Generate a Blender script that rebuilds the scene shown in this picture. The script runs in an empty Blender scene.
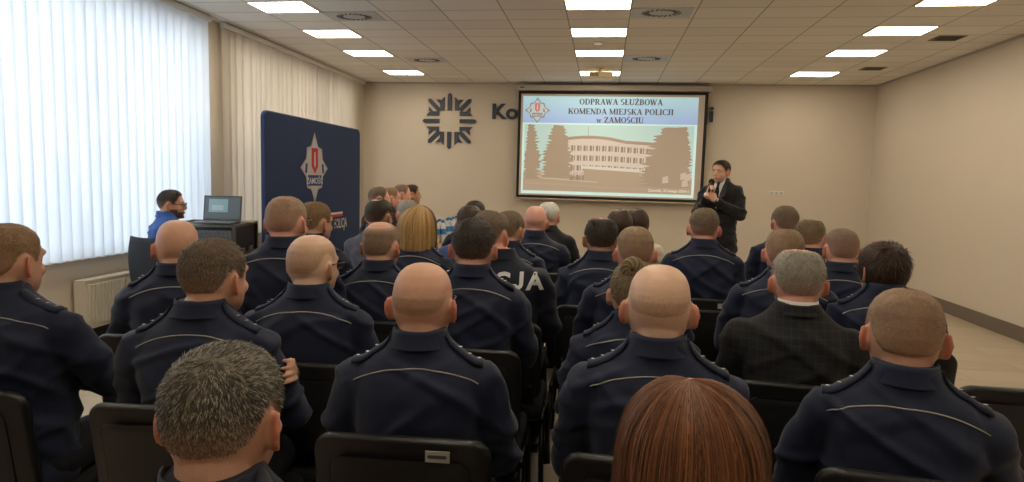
import bpy, math, random
import numpy as np
from mathutils import Vector, Matrix, noise
from mathutils.bvhtree import BVHTree
random.seed(7); rng = np.random.default_rng(7)
PI = math.pi
col = bpy.context.scene.collection
sc = bpy.context.scene

# ------------------------------------------------------------------ camera
FPX, YAW, PIT, ROL = 630.15, .1403, .0983, .0276
CAM = np.array([0, 0, 1.5])
_f = np.array([-math.sin(YAW), math.cos(YAW), 0]); _r = np.array([math.cos(YAW), math.sin(YAW), 0]); _u = np.array([0, 0, 1.])
CF = _f*math.cos(PIT) - _u*math.sin(PIT); _u2 = _u*math.cos(PIT) + _f*math.sin(PIT)
CR = _r*math.cos(ROL) + _u2*math.sin(ROL); CU = _u2*math.cos(ROL) - _r*math.sin(ROL)
def at(px, py, d):            # world point seen at a pixel of the photo, d metres deep
    return CAM + (CF + CR*(px-512)/FPX - CU*(py-241)/FPX)*d
cd = bpy.data.cameras.new('camera'); cam = bpy.data.objects.new('camera', cd); col.objects.link(cam)
cd.sensor_width = 36; cd.lens = 36*FPX/1024; cd.clip_start = .05
M = Matrix.Identity(4)
for i in range(3):
    M[i][0] = CR[i]; M[i][1] = CU[i]; M[i][2] = -CF[i]; M[i][3] = CAM[i]
cam.matrix_world = M
sc.camera = cam

# ------------------------------------------------------------------ materials
def srgb(h):
    if isinstance(h, str): c = [int(h[i:i+2], 16)/255 for i in (0, 2, 4)]
    else: c = h
    return tuple(((x/12.92) if x <= .04045 else ((x+.055)/1.055)**2.4) for x in c)
_m = {}
def mat(name, c, rough=.6, metal=0, noise_amt=.0, nscale=8, bump=0, bscale=60, emis=0, sheen=0, spec=.5, attr=False, trans=0, alpha=1):
    if name in _m: return _m[name]
    m = bpy.data.materials.new(name); m.use_nodes = True
    N = m.node_tree.nodes; L = m.node_tree.links; b = N['Principled BSDF']
    c = srgb(c)
    b.inputs['Roughness'].default_value = rough; b.inputs['Metallic'].default_value = metal
    b.inputs['Specular IOR Level'].default_value = spec
    if sheen: b.inputs['Sheen Weight'].default_value = sheen; b.inputs['Sheen Roughness'].default_value = .5
    if trans: b.inputs['Transmission Weight'].default_value = trans; b.inputs['IOR'].default_value = 1.3
    tc = N.new('ShaderNodeTexCoord')
    nz = N.new('ShaderNodeTexNoise'); nz.inputs['Scale'].default_value = nscale; nz.inputs['Detail'].default_value = 4
    L.new(tc.outputs['Object'], nz.inputs['Vector'])
    mr = N.new('ShaderNodeMapRange'); mr.inputs[3].default_value = 1-noise_amt; mr.inputs[4].default_value = 1+noise_amt
    L.new(nz.outputs['Fac'], mr.inputs[0])
    hs = N.new('ShaderNodeHueSaturation'); hs.inputs['Color'].default_value = (*c, 1)
    if attr:
        a = N.new('ShaderNodeAttribute'); a.attribute_name = 'col'; L.new(a.outputs['Color'], hs.inputs['Color'])
    L.new(mr.outputs[0], hs.inputs['Value']); L.new(hs.outputs[0], b.inputs['Base Color'])
    if emis:
        L.new(hs.outputs[0], b.inputs['Emission Color']); b.inputs['Emission Strength'].default_value = emis
    if bump:
        n2 = N.new('ShaderNodeTexNoise'); n2.inputs['Scale'].default_value = bscale; n2.inputs['Detail'].default_value = 3
        L.new(tc.outputs['Object'], n2.inputs['Vector'])
        bp = N.new('ShaderNodeBump'); bp.inputs['Strength'].default_value = bump; bp.inputs['Distance'].default_value = .01
        L.new(n2.outputs['Fac'], bp.inputs['Height']); L.new(bp.outputs[0], b.inputs['Normal'])
    _m[name] = m
    return m
def nodes(m): return m.node_tree.nodes, m.node_tree.links

M_wall = mat('wall_plaster', 'cfc3b3', .85, noise_amt=.03, nscale=2, bump=.03, bscale=150)
M_white = mat('white_paint', 'dcdad4', .5, noise_amt=.02)
M_base = mat('baseboard_tile', '6e6258', .45, noise_amt=.12, nscale=5)
M_black = mat('black_plastic', '17171a', .42, noise_amt=.08, nscale=30)
M_blackfab = mat('black_fabric', '131418', .9, noise_amt=.15, nscale=120, bump=.3, bscale=500)
M_metal = mat('dark_metal', '1a1a1c', .35, metal=.7, noise_amt=.05)
M_alu = mat('aluminium', 'b9bab8', .35, metal=.9, noise_amt=.05)
M_skin = mat('skin', 'c99a7c', .48, attr=True, noise_amt=.07, nscale=55, bump=.12, bscale=260, spec=.4)
M_hair = mat('hair', '4a3a2c', .55, attr=True, noise_amt=.28, nscale=160, spec=.35)
M_long = mat('long_hair', '6a3a1c', .5, attr=True, noise_amt=.2, nscale=90, spec=.3)
M_navy = mat('navy_uniform_cloth', '17203a', .72, noise_amt=.14, nscale=9, bump=.14, bscale=420, sheen=.12, spec=.3)
M_navyj = mat('navy_jacket_cloth', '141a2c', .7, noise_amt=.14, nscale=9, bump=.14, bscale=420, sheen=.1, spec=.3)
M_trous = mat('dark_trouser_cloth', '10131d', .85, noise_amt=.1, nscale=12)
M_royal = mat('royal_blue_cloth', '1f4f96', .75, noise_amt=.1, nscale=12, sheen=.1)
M_bluew = mat('blue_shirt_cloth', '27407a', .75, noise_amt=.12, nscale=12, sheen=.1)
M_grey = mat('grey_cloth', '4a4a5a', .85, noise_amt=.1, nscale=20, sheen=.1)
M_suit = mat('black_suit_cloth', '14151b', .72, noise_amt=.1, nscale=15, sheen=.1, spec=.3)
M_shirt = mat('white_shirt_cloth', 'd8d6d6', .7, noise_amt=.04)
M_cream = mat('cream_knit_cloth', 'cfc8b8', .9, noise_amt=.08, nscale=60)
M_pipe = mat('silver_piping', 'a9a79c', .5, noise_amt=.1, nscale=200)
M_star = mat('silver_star', 'c9c9cb', .35, metal=.6)
M_shoe = mat('black_leather', '0d0d0f', .3)
M_wood = mat('table_wood', 'a5784e', .5, noise_amt=.2, nscale=6)
M_mark = mat('white_print', 'd5d6d8', .6)
M_red = mat('red_print', 'c8302e', .6); M_sticker = mat('sticker_paper', 'a9a8a2', .6)
M_spec = mat('spectacle_frame', '15130f', .3, metal=.3)

# plaid blazer
M_plaid = bpy.data.materials.new('plaid_wool'); M_plaid.use_nodes = True
N, L = nodes(M_plaid); b = N['Principled BSDF']; b.inputs['Roughness'].default_value = .9
tc = N.new('ShaderNodeTexCoord'); sp = N.new('ShaderNodeSeparateXYZ'); L.new(tc.outputs['Object'], sp.inputs[0])
prev = None
for ax in ('X', 'Z'):
    a = N.new('ShaderNodeMath'); a.operation = 'MULTIPLY'; a.inputs[1].default_value = 1/.026; L.new(sp.outputs[ax], a.inputs[0])
    c_ = N.new('ShaderNodeMath'); c_.operation = 'FRACT'; L.new(a.outputs[0], c_.inputs[0])
    d_ = N.new('ShaderNodeMath'); d_.operation = 'LESS_THAN'; d_.inputs[1].default_value = .1; L.new(c_.outputs[0], d_.inputs[0])
    if prev is None: prev = d_
    else:
        e_ = N.new('ShaderNodeMath'); e_.operation = 'ADD'; L.new(prev.outputs[0], e_.inputs[0]); L.new(d_.outputs[0], e_.inputs[1]); prev = e_
mx = N.new('ShaderNodeMix'); mx.data_type = 'RGBA'; mx.inputs[6].default_value = (*srgb('191b22'), 1); mx.inputs[7].default_value = (*srgb('2c2a2a'), 1)
L.new(prev.outputs[0], mx.inputs[0]); L.new(mx.outputs[2], b.inputs['Base Color'])

# ------------------------------------------------------------------ mesh helpers
class MB:
    def __init__(s): s.v = []; s.f = []
    def add(s, vs, fs, T=None):
        o = len(s.v)
        for v in vs: s.v.append(tuple(T @ Vector(v)) if T is not None else tuple(v))
        for f in fs: s.f.append(tuple(i+o for i in f))
        return s
    def box(s, a, b_, T=None, bev=0):
        x0, y0, z0 = a; x1, y1, z1 = b_
        if bev:
            return s.rbox(a, b_, bev, T)
        return s.add([(x0,y0,z0),(x1,y0,z0),(x1,y1,z0),(x0,y1,z0),(x0,y0,z1),(x1,y0,z1),(x1,y1,z1),(x0,y1,z1)],
              [(0,3,2,1),(4,5,6,7),(0,1,5,4),(1,2,6,5),(2,3,7,6),(3,0,4,7)], T)
    def rbox(s, a, b_, r, T=None):
        # box with chamfered vertical (z) and top/bottom rims
        x0, y0, z0 = a; x1, y1, z1 = b_; rings = []
        for z, q in ((z0, r), (z0+r*.3, r*.3), (z0+r, 0), (z1-r, 0), (z1-r*.3, r*.3), (z1, r)):
            ring = []
            for (cx, cy, a0) in ((x1-r-0, y1-r, 0), (x0+r, y1-r, 90), (x0+r, y0+r, 180), (x1-r, y0+r, 270)):
                for k in range(4):
                    t = math.radians(a0+k*30); rr = max(r-q*.9, 1e-4)
                    ring.append((cx+rr*math.cos(t), cy+rr*math.sin(t), z))
            rings.append(ring)
        return s.loft(rings, T)
    def loft(s, rings, T=None, cap=True, closed=True):
        n = len(rings[0]); vs = [p for r in rings for p in r]; fs = []
        for i in range(len(rings)-1):
            for j in range(n if closed else n-1):
                k = (j+1) % n
                fs.append((i*n+j, i*n+k, (i+1)*n+k, (i+1)*n+j))
        if cap: fs.append(tuple(range(n-1, -1, -1))); fs.append(tuple((len(rings)-1)*n+j for j in range(n)))
        return s.add(vs, fs, T)
    def tube(s, pts, rad, n=10, T=None, flat=1.0, closed=False):
        pts = [Vector(p) for p in pts]; m = len(pts)
        if not hasattr(rad, '__len__'): rad = [rad]*m
        rings = []; ref = None
        for i, p in enumerate(pts):
            d = (pts[min(i+1, m-1)] - pts[max(i-1, 0)]) if not closed else (pts[(i+1) % m]-pts[i-1])
            if d.length < 1e-9: d = Vector((0,0,1))
            d.normalize()
            if ref is None: ref = Vector((0,0,1)) if abs(d.z) < .9 else Vector((0,1,0))
            u = d.cross(ref).normalized(); w = u.cross(d); ref = w
            rings.append([tuple(p + u*math.cos(2*PI*k/n)*rad[i] + w*math.sin(2*PI*k/n)*rad[i]*flat) for k in range(n)])
        if closed:
            rings.append(rings[0]); return s.loft(rings, T, cap=False)
        return s.loft(rings, T)
    def capsule(s, a, b_, ra, rb, n=14, T=None):
        a = Vector(a); b_ = Vector(b_); d = b_-a
        if d.length < 1e-6: d = Vector((0,0,1e-4))
        e = d.normalized(); pts = []; rs = []
        for k in range(4):
            t = k*PI/8; pts.append(a - e*ra*math.cos(t)); rs.append(max(ra*math.sin(t), 1e-3*ra))
        pts.append(a); rs.append(ra); pts.append(b_); rs.append(rb)
        for k in (3, 2, 1, 0):
            t = k*PI/8; pts.append(b_ + e*rb*math.cos(t)); rs.append(max(rb*math.sin(t), 1e-3*rb))
        u = e.cross(Vector((0,0,1)) if abs(e.z) < .9 else Vector((0,1,0))).normalized(); w = u.cross(e)
        rings = [[tuple(p+u*math.cos(2*PI*k/n)*r+w*math.sin(2*PI*k/n)*r) for k in range(n)] for p, r in zip(pts, rs)]
        return s.loft([r[::-1] for r in rings][::1] if False else rings, T)
    def ell(s, c, r, nu=16, nv=10, T=None):
        rings = []
        for i in range(nv+1):
            t = -PI/2 + PI*i/nv; cz = math.sin(t); cr = max(math.cos(t), .01)
            rings.append([(c[0]+r[0]*cr*math.cos(2*PI*j/nu), c[1]+r[1]*cr*math.sin(2*PI*j/nu), c[2]+r[2]*cz) for j in range(nu)])
        return s.loft(rings, T)
    def poly(s, pts, h, T=None):       # polygon in xz extruded along -y by h
        n = len(pts)
        if sum(pts[i][0]*pts[(i+1)%n][1]-pts[(i+1)%n][0]*pts[i][1] for i in range(n)) < 0: pts = pts[::-1]
        vs = [(x, -h, z) for x, z in pts] + [(x, 0, z) for x, z in pts]
        fs = [tuple(range(n)), tuple(range(2*n-1, n-1, -1))] + [(j, n+j, n+(j+1) % n, (j+1) % n) for j in range(n)]
        return s.add(vs, fs, T)
    def mesh(s, name='m'):
        me = bpy.data.meshes.new(name); me.from_pydata([tuple(v) for v in s.v], [], s.f); me.update(); return me
    def build(s, name, m, parent=None, smooth=False, bevel=0, fixn=True):
        me = s.mesh(name)
        if fixn:
            import bmesh
            bm = bmesh.new(); bm.from_mesh(me); bmesh.ops.recalc_face_normals(bm, faces=bm.faces); bm.to_mesh(me); bm.free()
        me.materials.append(m)
        if smooth: me.shade_smooth()
        o = bpy.data.objects.new(name, me); col.objects.link(o)
        if parent: o.parent = parent
        if bevel:
            b_ = o.modifiers.new('bevel', 'BEVEL'); b_.width = bevel; b_.segments = 2; b_.limit_method = 'ANGLE'
        return o
def mesh_np(name, V, F, m, parent=None, smooth=True, cols=None):
    me = bpy.data.meshes.new(name); V = np.asarray(V, np.float32); F = np.asarray(F, np.int32)
    k = F.shape[1]
    me.vertices.add(len(V)); me.vertices.foreach_set('co', V.ravel())
    me.loops.add(F.size); me.loops.foreach_set('vertex_index', F.ravel())
    me.polygons.add(len(F)); me.polygons.foreach_set('loop_start', np.arange(0, F.size, k, dtype=np.int32))
    me.update(calc_edges=True); me.validate()
    if cols is not None: set_col(me, cols)
    me.materials.append(m)
    if smooth: me.shade_smooth()
    o = bpy.data.objects.new(name, me); col.objects.link(o)
    if parent: o.parent = parent
    return o
def set_col(me, c):
    a = me.color_attributes.new('col', 'FLOAT_COLOR', 'POINT')
    c = np.asarray(c, np.float32)
    if c.shape[1] == 3: c = np.hstack([c, np.ones((len(c), 1), np.float32)])
    a.data.foreach_set('color', c.ravel())
def verts(me):
    a = np.empty(len(me.vertices)*3, np.float32); me.vertices.foreach_get('co', a); return a.reshape(-1, 3).astype(float)
def norms(me):
    a = np.empty(len(me.vertices)*3, np.float32); me.vertices.foreach_get('normal', a); return a.reshape(-1, 3).astype(float)
def remesh(mb, vox, smooth=3, fac=.5):
    me = mb.mesh('tmp')
    o = bpy.data.objects.new('tmp', me); col.objects.link(o)
    r = o.modifiers.new('r', 'REMESH'); r.mode = 'VOXEL'; r.voxel_size = vox; r.use_smooth_shade = True
    if smooth:
        s = o.modifiers.new('s', 'SMOOTH'); s.iterations = smooth; s.factor = fac
    dg = bpy.context.evaluated_depsgraph_get(); dg.update()
    out = bpy.data.meshes.new_from_object(o.evaluated_get(dg))
    bpy.data.objects.remove(o); bpy.data.meshes.remove(me)
    return out
def obj_from(me, name, m, parent=None):
    me.name = name; me.materials.clear(); me.materials.append(m); me.shade_smooth()
    o = bpy.data.objects.new(name, me); col.objects.link(o)
    if parent: o.parent = parent
    return o
def tag(o, label=None, cat=None, group=None, kind=None):
    if label: o['label'] = label
    if cat: o['category'] = cat
    if group: o['group'] = group
    if kind: o['kind'] = kind
    return o
def empty(name, loc, rz=0, label=None, cat=None, group=None):
    o = bpy.data.objects.new(name, None); col.objects.link(o); o.location = loc; o.rotation_euler = (0, 0, rz)
    o.empty_display_size = .1
    return tag(o, label, cat, group)
def struct(o): o['kind'] = 'structure'; return o
def text_mb(txt, size, ext=.0, bold=0, align='LEFT', sx=1):
    cu = bpy.data.curves.new('t', 'FONT'); cu.body = txt; cu.size = size; cu.extrude = ext; cu.offset = bold; cu.align_x = align
    cu.resolution_u = 3
    o = bpy.data.objects.new('t', cu); col.objects.link(o)
    dg = bpy.context.evaluated_depsgraph_get(); dg.update()
    me = bpy.data.meshes.new_from_object(o.evaluated_get(dg)); bpy.data.objects.remove(o)
    mb = MB(); mb.v = [(v.co.x*sx, -v.co.z, v.co.y) for v in me.vertices]; mb.f = [tuple(p.vertices) for p in me.polygons]
    bpy.data.meshes.remove(me)
    return mb
def place(mb, T): mb.v = [tuple(T @ Vector(v)) for v in mb.v]; return mb

# ================================================================== ROOM
XL, XR, YB, YF, H = -4.3, 4.26, 10.92, -2.5, 3.136
TW, TD, TX0, TY0 = .617, .382, -.409-.013, 6.252     # ceiling grid
# floor
M_floor = bpy.data.materials.new('floor_tiles'); M_floor.use_nodes = True
N, L = nodes(M_floor); b = N['Principled BSDF']; b.inputs['Roughness'].default_value = .34
tc = N.new('ShaderNodeTexCoord')
br = N.new('ShaderNodeTexBrick'); br.inputs['Scale'].default_value = 1; br.inputs['Brick Width'].default_value = 1.2; br.inputs['Row Height'].default_value = .3
br.inputs['Mortar Size'].default_value = .003; br.inputs['Color1'].default_value = (*srgb('b5a793'), 1); br.inputs['Color2'].default_value = (*srgb('a99a86'), 1)
br.inputs['Mortar'].default_value = (*srgb('8b7d6c'), 1); L.new(tc.outputs['Object'], br.inputs['Vector'])
mp = N.new('ShaderNodeMapping'); mp.inputs['Scale'].default_value = (1.2, 12, 1); L.new(tc.outputs['Object'], mp.inputs[0])
nz = N.new('ShaderNodeTexNoise'); nz.inputs['Scale'].default_value = 2.5; nz.inputs['Detail'].default_value = 6; L.new(mp.outputs[0], nz.inputs['Vector'])
mr = N.new('ShaderNodeMapRange'); mr.inputs[3].default_value = .82; mr.inputs[4].default_value = 1.14; L.new(nz.outputs['Fac'], mr.inputs[0])
hs = N.new('ShaderNodeHueSaturation'); L.new(br.outputs['Color'], hs.inputs['Color']); L.new(mr.outputs[0], hs.inputs['Value']); L.new(hs.outputs[0], b.inputs['Base Color'])
struct(MB().box((XL-.3, YF, -.1), (XR+.2, YB+.2, 0)).build('floor', M_floor))
# ceiling
M_ceil = bpy.data.materials.new('ceiling_tiles'); M_ceil.use_nodes = True
N, L = nodes(M_ceil); b = N['Principled BSDF']; b.inputs['Roughness'].default_value = .9
tc = N.new('ShaderNodeTexCoord'); mp = N.new('ShaderNodeMapping'); mp.inputs['Location'].default_value = (-TX0, -TY0, 0); L.new(tc.outputs['Object'], mp.inputs[0])
br = N.new('ShaderNodeTexBrick'); br.offset = 0; br.inputs['Scale'].default_value = 1; br.inputs['Brick Width'].default_value = TW; br.inputs['Row Height'].default_value = TD
br.inputs['Mortar Size'].default_value = .007; br.inputs['Mortar Smooth'].default_value = .2
br.inputs['Color1'].default_value = (*srgb('eae6de'), 1); br.inputs['Color2'].default_value = (*srgb('e2ddd5'), 1); br.inputs['Mortar'].default_value = (*srgb('a39d95'), 1)
L.new(mp.outputs[0], br.inputs['Vector'])
nz = N.new('ShaderNodeTexNoise'); nz.inputs['Scale'].default_value = 90; L.new(tc.outputs['Object'], nz.inputs['Vector'])
mr = N.new('ShaderNodeMapRange'); mr.inputs[3].default_value = .93; mr.inputs[4].default_value = 1.07; L.new(nz.outputs['Fac'], mr.inputs[0])
hs = N.new('ShaderNodeHueSaturation'); L.new(br.outputs['Color'], hs.inputs['Color']); L.new(mr.outputs[0], hs.inputs['Value']); L.new(hs.outputs[0], b.inputs['Base Color'])
struct(MB().box((XL-.3, YF, H), (XR+.2, YB+.2, H+.1)).build('ceiling', M_ceil))
struct(MB().box((XL-.3, YB, 0), (XR+.2, YB+.2, H)).build('wall_back', M_wall))
struct(MB().box((XR, YF, 0), (XR+.2, YB, H)).build('wall_right', M_wall))
struct(MB().box((XL-.3, YF-.2, 0), (XR+.2, YF, H)).build('wall_front', M_wall))
SILL = .74
wl = MB()
W1, W2 = (1.2, 6.36), (6.72, 10.25)
wl.box((XL-.3, YF, 0), (XL, YB, SILL)); wl.box((XL-.3, YF, 2.95), (XL, YB, H))
for y0, y1 in ((YF, W1[0]), (W1[1], W2[0]), (W2[1], YB)): wl.box((XL-.3, y0, SILL), (XL, y1, 2.95))
struct(wl.build('wall_left', M_wall))
struct(MB().box((XL, YF, 0), (XL+.02, YB, .14)).build('baseboard_left', mat('dark_skirting', '2b2d33', .4, noise_amt=.1)))
struct(MB().box((XR-.014, YF, 0), (XR, YB, .15)).build('baseboard_right', M_base))
struct(MB().box((XL, YB-.014, 0), (XR-.014, YB, .15)).build('baseboard_back', M_base))
struct(MB().box((XR-.03, YF, H-.02), (XR, YB, H)).box((XL, YB-.03, H-.02), (XR, YB, H)).build('trim_1', mat('ceiling_trim', 'b0a99f', .6)))
def thin_glass(name, t):
    m = bpy.data.materials.new(name); m.use_nodes = True; N, L = nodes(m); N.remove(N['Principled BSDF'])
    a = N.new('ShaderNodeBsdfTransparent'); a.inputs[0].default_value = (t, t, t, 1); g = N.new('ShaderNodeBsdfGlossy'); g.inputs['Roughness'].default_value = .05
    x = N.new('ShaderNodeMixShader'); x.inputs[0].default_value = .06; L.new(a.outputs[0], x.inputs[1]); L.new(g.outputs[0], x.inputs[2]); L.new(x.outputs[0], N['Material Output'].inputs[0]); return m
M_glass = thin_glass('window_glass', .93); M_lens = thin_glass('spectacle_lens', .9)
for n, (y0, y1) in enumerate((W1, W2)):
    f = MB(); x0, x1 = XL-.22, XL-.16
    k = 3; w = (y1-y0)/k
    for i in range(k+1):
        yc = y0+i*w; yc = min(max(yc, y0+.03), y1-.03); f.box((x0, yc-.03, SILL), (x1, yc+.03, 2.95))
    f.box((x0, y0, SILL), (x1, y1, SILL+.06)); f.box((x0, y0, 2.89), (x1, y1, 2.95)); f.box((XL-.16, y0, SILL), (XL+.04, y1, SILL+.03))
    fo = struct(f.build('window_%d' % (n+1), M_white))
    MB().box((XL-.2, y0+.06, SILL+.06), (XL-.194, y1-.06, 2.89)).build('glass_pane', M_glass, fo)

# vertical blinds: translucent slats hanging on a rail
def blind_mat(name, c, tr):
    m = bpy.data.materials.new(name); m.use_nodes = True; N, L = nodes(m)
    N.remove(N['Principled BSDF']); out = N['Material Output']
    d = N.new('ShaderNodeBsdfDiffuse'); t = N.new('ShaderNodeBsdfTranslucent'); x = N.new('ShaderNodeMixShader'); x.inputs[0].default_value = tr
    tc = N.new('ShaderNodeTexCoord'); mp = N.new('ShaderNodeMapping'); mp.inputs['Scale'].default_value = (1, 1, .15); L.new(tc.outputs['Object'], mp.inputs[0])
    nz = N.new('ShaderNodeTexNoise'); nz.inputs['Scale'].default_value = 7; L.new(mp.outputs[0], nz.inputs['Vector'])
    mr = N.new('ShaderNodeMapRange'); mr.inputs[3].default_value = .8; mr.inputs[4].default_value = 1.1; L.new(nz.outputs['Fac'], mr.inputs[0])
    hs = N.new('ShaderNodeHueSaturation'); hs.inputs['Color'].default_value = (*srgb(c), 1); L.new(mr.outputs[0], hs.inputs['Value'])
    L.new(hs.outputs[0], d.inputs[0]); L.new(hs.outputs[0], t.inputs[0]); L.new(d.outputs[0], x.inputs[1]); L.new(t.outputs[0], x.inputs[2]); L.new(x.outputs[0], out.inputs[0])
    return m
def blind(y0, y1, m, label, ang, gaps=()):
    root = empty('vertical_blind', (XL+.09, y0, SILL), 0, label, 'blind', 'vertical blinds on the window wall')
    s = MB(); n = int((y1-y0)/.108); hw = .0635
    for i in range(n):
        yc = .06+i*(y1-y0-.06)/n; a = math.radians(ang + random.uniform(-5, 5) + (38 if i in gaps else 0))
        T = Matrix.Translation((0, yc, 0)) @ Matrix.Rotation(a, 4, 'Z')
        rings = []
        for z in (.0, 2.33):
            rings.append([(.006*math.cos(PI*u/2/1)*1 - .004, u*hw, z) for u in (-1, -.6, -.2, .2, .6, 1)])
        q = MB().loft(rings, cap=False, closed=False); s.add(q.v, q.f, T)
    s.build('slats', m, root, smooth=True, fixn=False)
    MB().box((-.025, 0, 2.33), (.025, y1-y0, 2.385)).build('head_rail', M_white, root)
    ch = MB()
    for i in range(n-1):
        ya = .06+i*(y1-y0-.06)/n; yb = .06+(i+1)*(y1-y0-.06)/n
        ch.tube([(0.01, ya, .012), (.01, (ya+yb)/2, .0), (.01, yb, .012)], .0016, 5)
        ch.box((-.006, ya-.05, 0), (.006, ya+.05, .012))
    ch.build('bottom_chain', M_white, root)
M_bl1 = blind_mat('blind_fabric_bright', 'dde3ea', .5)
M_bl2 = blind_mat('blind_fabric_warm', 'cfc6b8', .42)
blind(1.25, 6.36, M_bl1, 'wide white vertical blind at the near window above the radiator', -16)
blind(6.6, 10.75, M_bl2, 'beige vertical blind at the far window behind the blue display wall', -16, gaps=(3, 9, 14, 21, 26))

# radiator
root = empty('radiator', (XL+.03, 4.56, .16), 0, 'white ribbed panel radiator on the wall below the bright blind', 'radiator')
r = MB().box((.0, 0, 0), (.03, 1.6, .4)).box((.07, 0, 0), (.1, 1.6, .4))
for i in range(44): r.rbox((.1, .03+i*.035, .03), (.108, .052+i*.035, .37), .003)
M_rad = mat('radiator_enamel', 'd8d0c0', .4, noise_amt=.02)
r.build('panel', M_rad, root, bevel=.004)
g = MB().box((0, -.004, .395), (.105, 1.604, .41))
g.box((0, -.006, 0), (.105, 0, .4)).box((0, 1.6, 0), (.105, 1.606, .4)); g.build('top_grille', M_rad, root)
v = MB().tube([(.05, -.03, .04), (.05, -.03, -.1)], .01).capsule((.05, -.06, .04), (.05, -.01, .04), .018, .018); v.build('valve', M_white, root, smooth=True)
# grey equipment case leaning by the radiator
root = empty('flight_case', (XL+.5, 5.02, 0), math.radians(-12), 'black flat case with bright metal edges standing by the radiator', 'case')
MB().rbox((-.06, 0, .02), (.06, .55, .56), .01).build('panel', mat('case_laminate', '20242a', .4), root)
e = MB()
for y in (0, .55): e.box((-.07, y-.02, 0), (.07, y+.02, .58))
e.box((-.07, 0, 0), (.07, .55, .03)).box((-.07, 0, .55), (.07, .55, .58)); e.build('metal_edge', M_alu, root)

# ceiling lights
M_lit = mat('light_diffuser', 'fff1d6', .5, emis=13)
LX = ((-3.487, .56), (-.409, .592), (2.69, .566))
rows = [(-1, 'nearest the camera'), (2, 'second from the camera'), (5, 'third from the camera'), (9, 'closest to the far wall')]
cols3 = ('left', 'middle', 'right')
def ceil_light(x0, w, y0, label):
    root = empty('ceiling_light', (x0+w/2, y0+TD/2, H), 0, label, 'ceiling light', 'square recessed ceiling lights')
    w2 = w/2; d2 = TD/2-.005
    f = MB()
    f.box((-w2-.012, -d2-.012, -.006), (w2+.012, -d2, 0)).box((-w2-.012, d2, -.006), (w2+.012, d2+.012, 0))
    f.box((-w2-.012, -d2, -.006), (-w2, d2, 0)).box((w2, -d2, -.006), (w2+.012, d2, 0))
    f.build('frame', mat('lamp_frame', 'c9a25c', .5), root)
    MB().box((-w2, -d2, -.004), (w2, d2, -.001)).build('diffuser', M_lit, root)
for c, (x0, w) in enumerate(LX):
    for k, nm in rows:
        ceil_light(x0, w, TY0+k*TD, 'lit ceiling panel in the %s row, %s' % (cols3[c], nm))
for c, (x0, w) in enumerate(LX):     # unseen panels added over the seats to light the room, continuing the rows
    for k in (-5, -9, -13, -17):
        o = ceil_light(x0, w, TY0+k*TD, 'lit ceiling panel of the %s row over the seats, outside the view' % cols3[c])
# swirl diffusers
def swirl(x, y, label, sgn=1):
    root = empty('ceiling_diffuser', (x, y, H), 0, label, 'air vent', 'round swirl air diffusers in the ceiling')
    MB().box((-.285, -.175, -.006), (.285, .175, 0)).build('plate', mat('diffuser_plate', 'b9bbb8', .4), root)
    s = MB()
    for i in range(20):
        a = 2*PI*i/20; T = Matrix.Rotation(a, 4, 'Z') @ Matrix.Translation((.14, 0, -.007)) @ Matrix.Rotation(.5*sgn, 4, 'Z')
        T = Matrix.Diagonal((1.1, .78, 1, 1)) @ T
        s.box((-.035, -.008, -.002), (.035, .008, .002), T)
    s.build('slots', mat('diffuser_slot', '55534f', .7), root)
swirl(-2.63, 6.44, 'round swirl air vent beside the left row of lights, near the camera')
swirl(.49, 6.4, 'round swirl air vent right of the middle lights, near the camera')
swirl(.5, 8.7, 'round swirl air vent right of the middle lights, towards the screen')
swirl(-2.53, 8.83, 'round swirl air vent left of the screen, near the far wall')
for (x, y, lb) in ((3.6, 7.55, 'small dark grey square grille in the ceiling by the right wall, nearer'), (3.58, 9.4, 'small dark grey square grille in the ceiling by the right wall, farther')):
    root = empty('ceiling_grille', (x, y, H), 0, lb, 'air vent', 'dark grilles by the right wall')
    g = MB().box((-.14, -.12, -.008), (.14, .12, 0)); g.build('frame', mat('grille_grey', '7e766c', .6), root)
    g = MB()
    for i in range(7): g.box((-.12, -.1+i*.03, -.012), (.12, -.088+i*.03, -.008))
    g.build('louvre', mat('grille_dark', '4d4740', .6), root)
o = MB().ell((0, 0, 0), (.06, .06, .03)).build('smoke_detector', M_white, None, True); o.location = (-.12, 7.7, H-.02)
tag(o, 'small round smoke detector on the ceiling between the middle lights', 'smoke detector')

# ------------------------------------------------------------------ projector
pp = at(601, 76, 9.2)
root = empty('projector', tuple(pp), 0, 'cream projector hanging under the ceiling in front of the screen', 'projector')
M_proj = mat('projector_shell', 'ecd5a4', .4, noise_amt=.05)
MB().rbox((-.17, -.12, -.045), (.17, .12, .045), .02).build('body', M_proj, root, smooth=False)
MB().capsule((.08, .1, 0), (.08, .135, 0), .035, .03).build('lens', M_black, root, True)
g = MB()
for i in range(6): g.box((-.15+i*.02, -.124, -.025), (-.14+i*.02, -.118, .025))
g.build('vent', M_black, root)
zc = H-pp[2]
MB().tube([(-.02, 0, .045), (-.02, 0, zc)], .018).box((-.08, -.05, .04), (.06, .05, .055)).box((-.08, -.06, zc-.012), (.04, .06, zc)).build('mount', M_proj, root)

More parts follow.
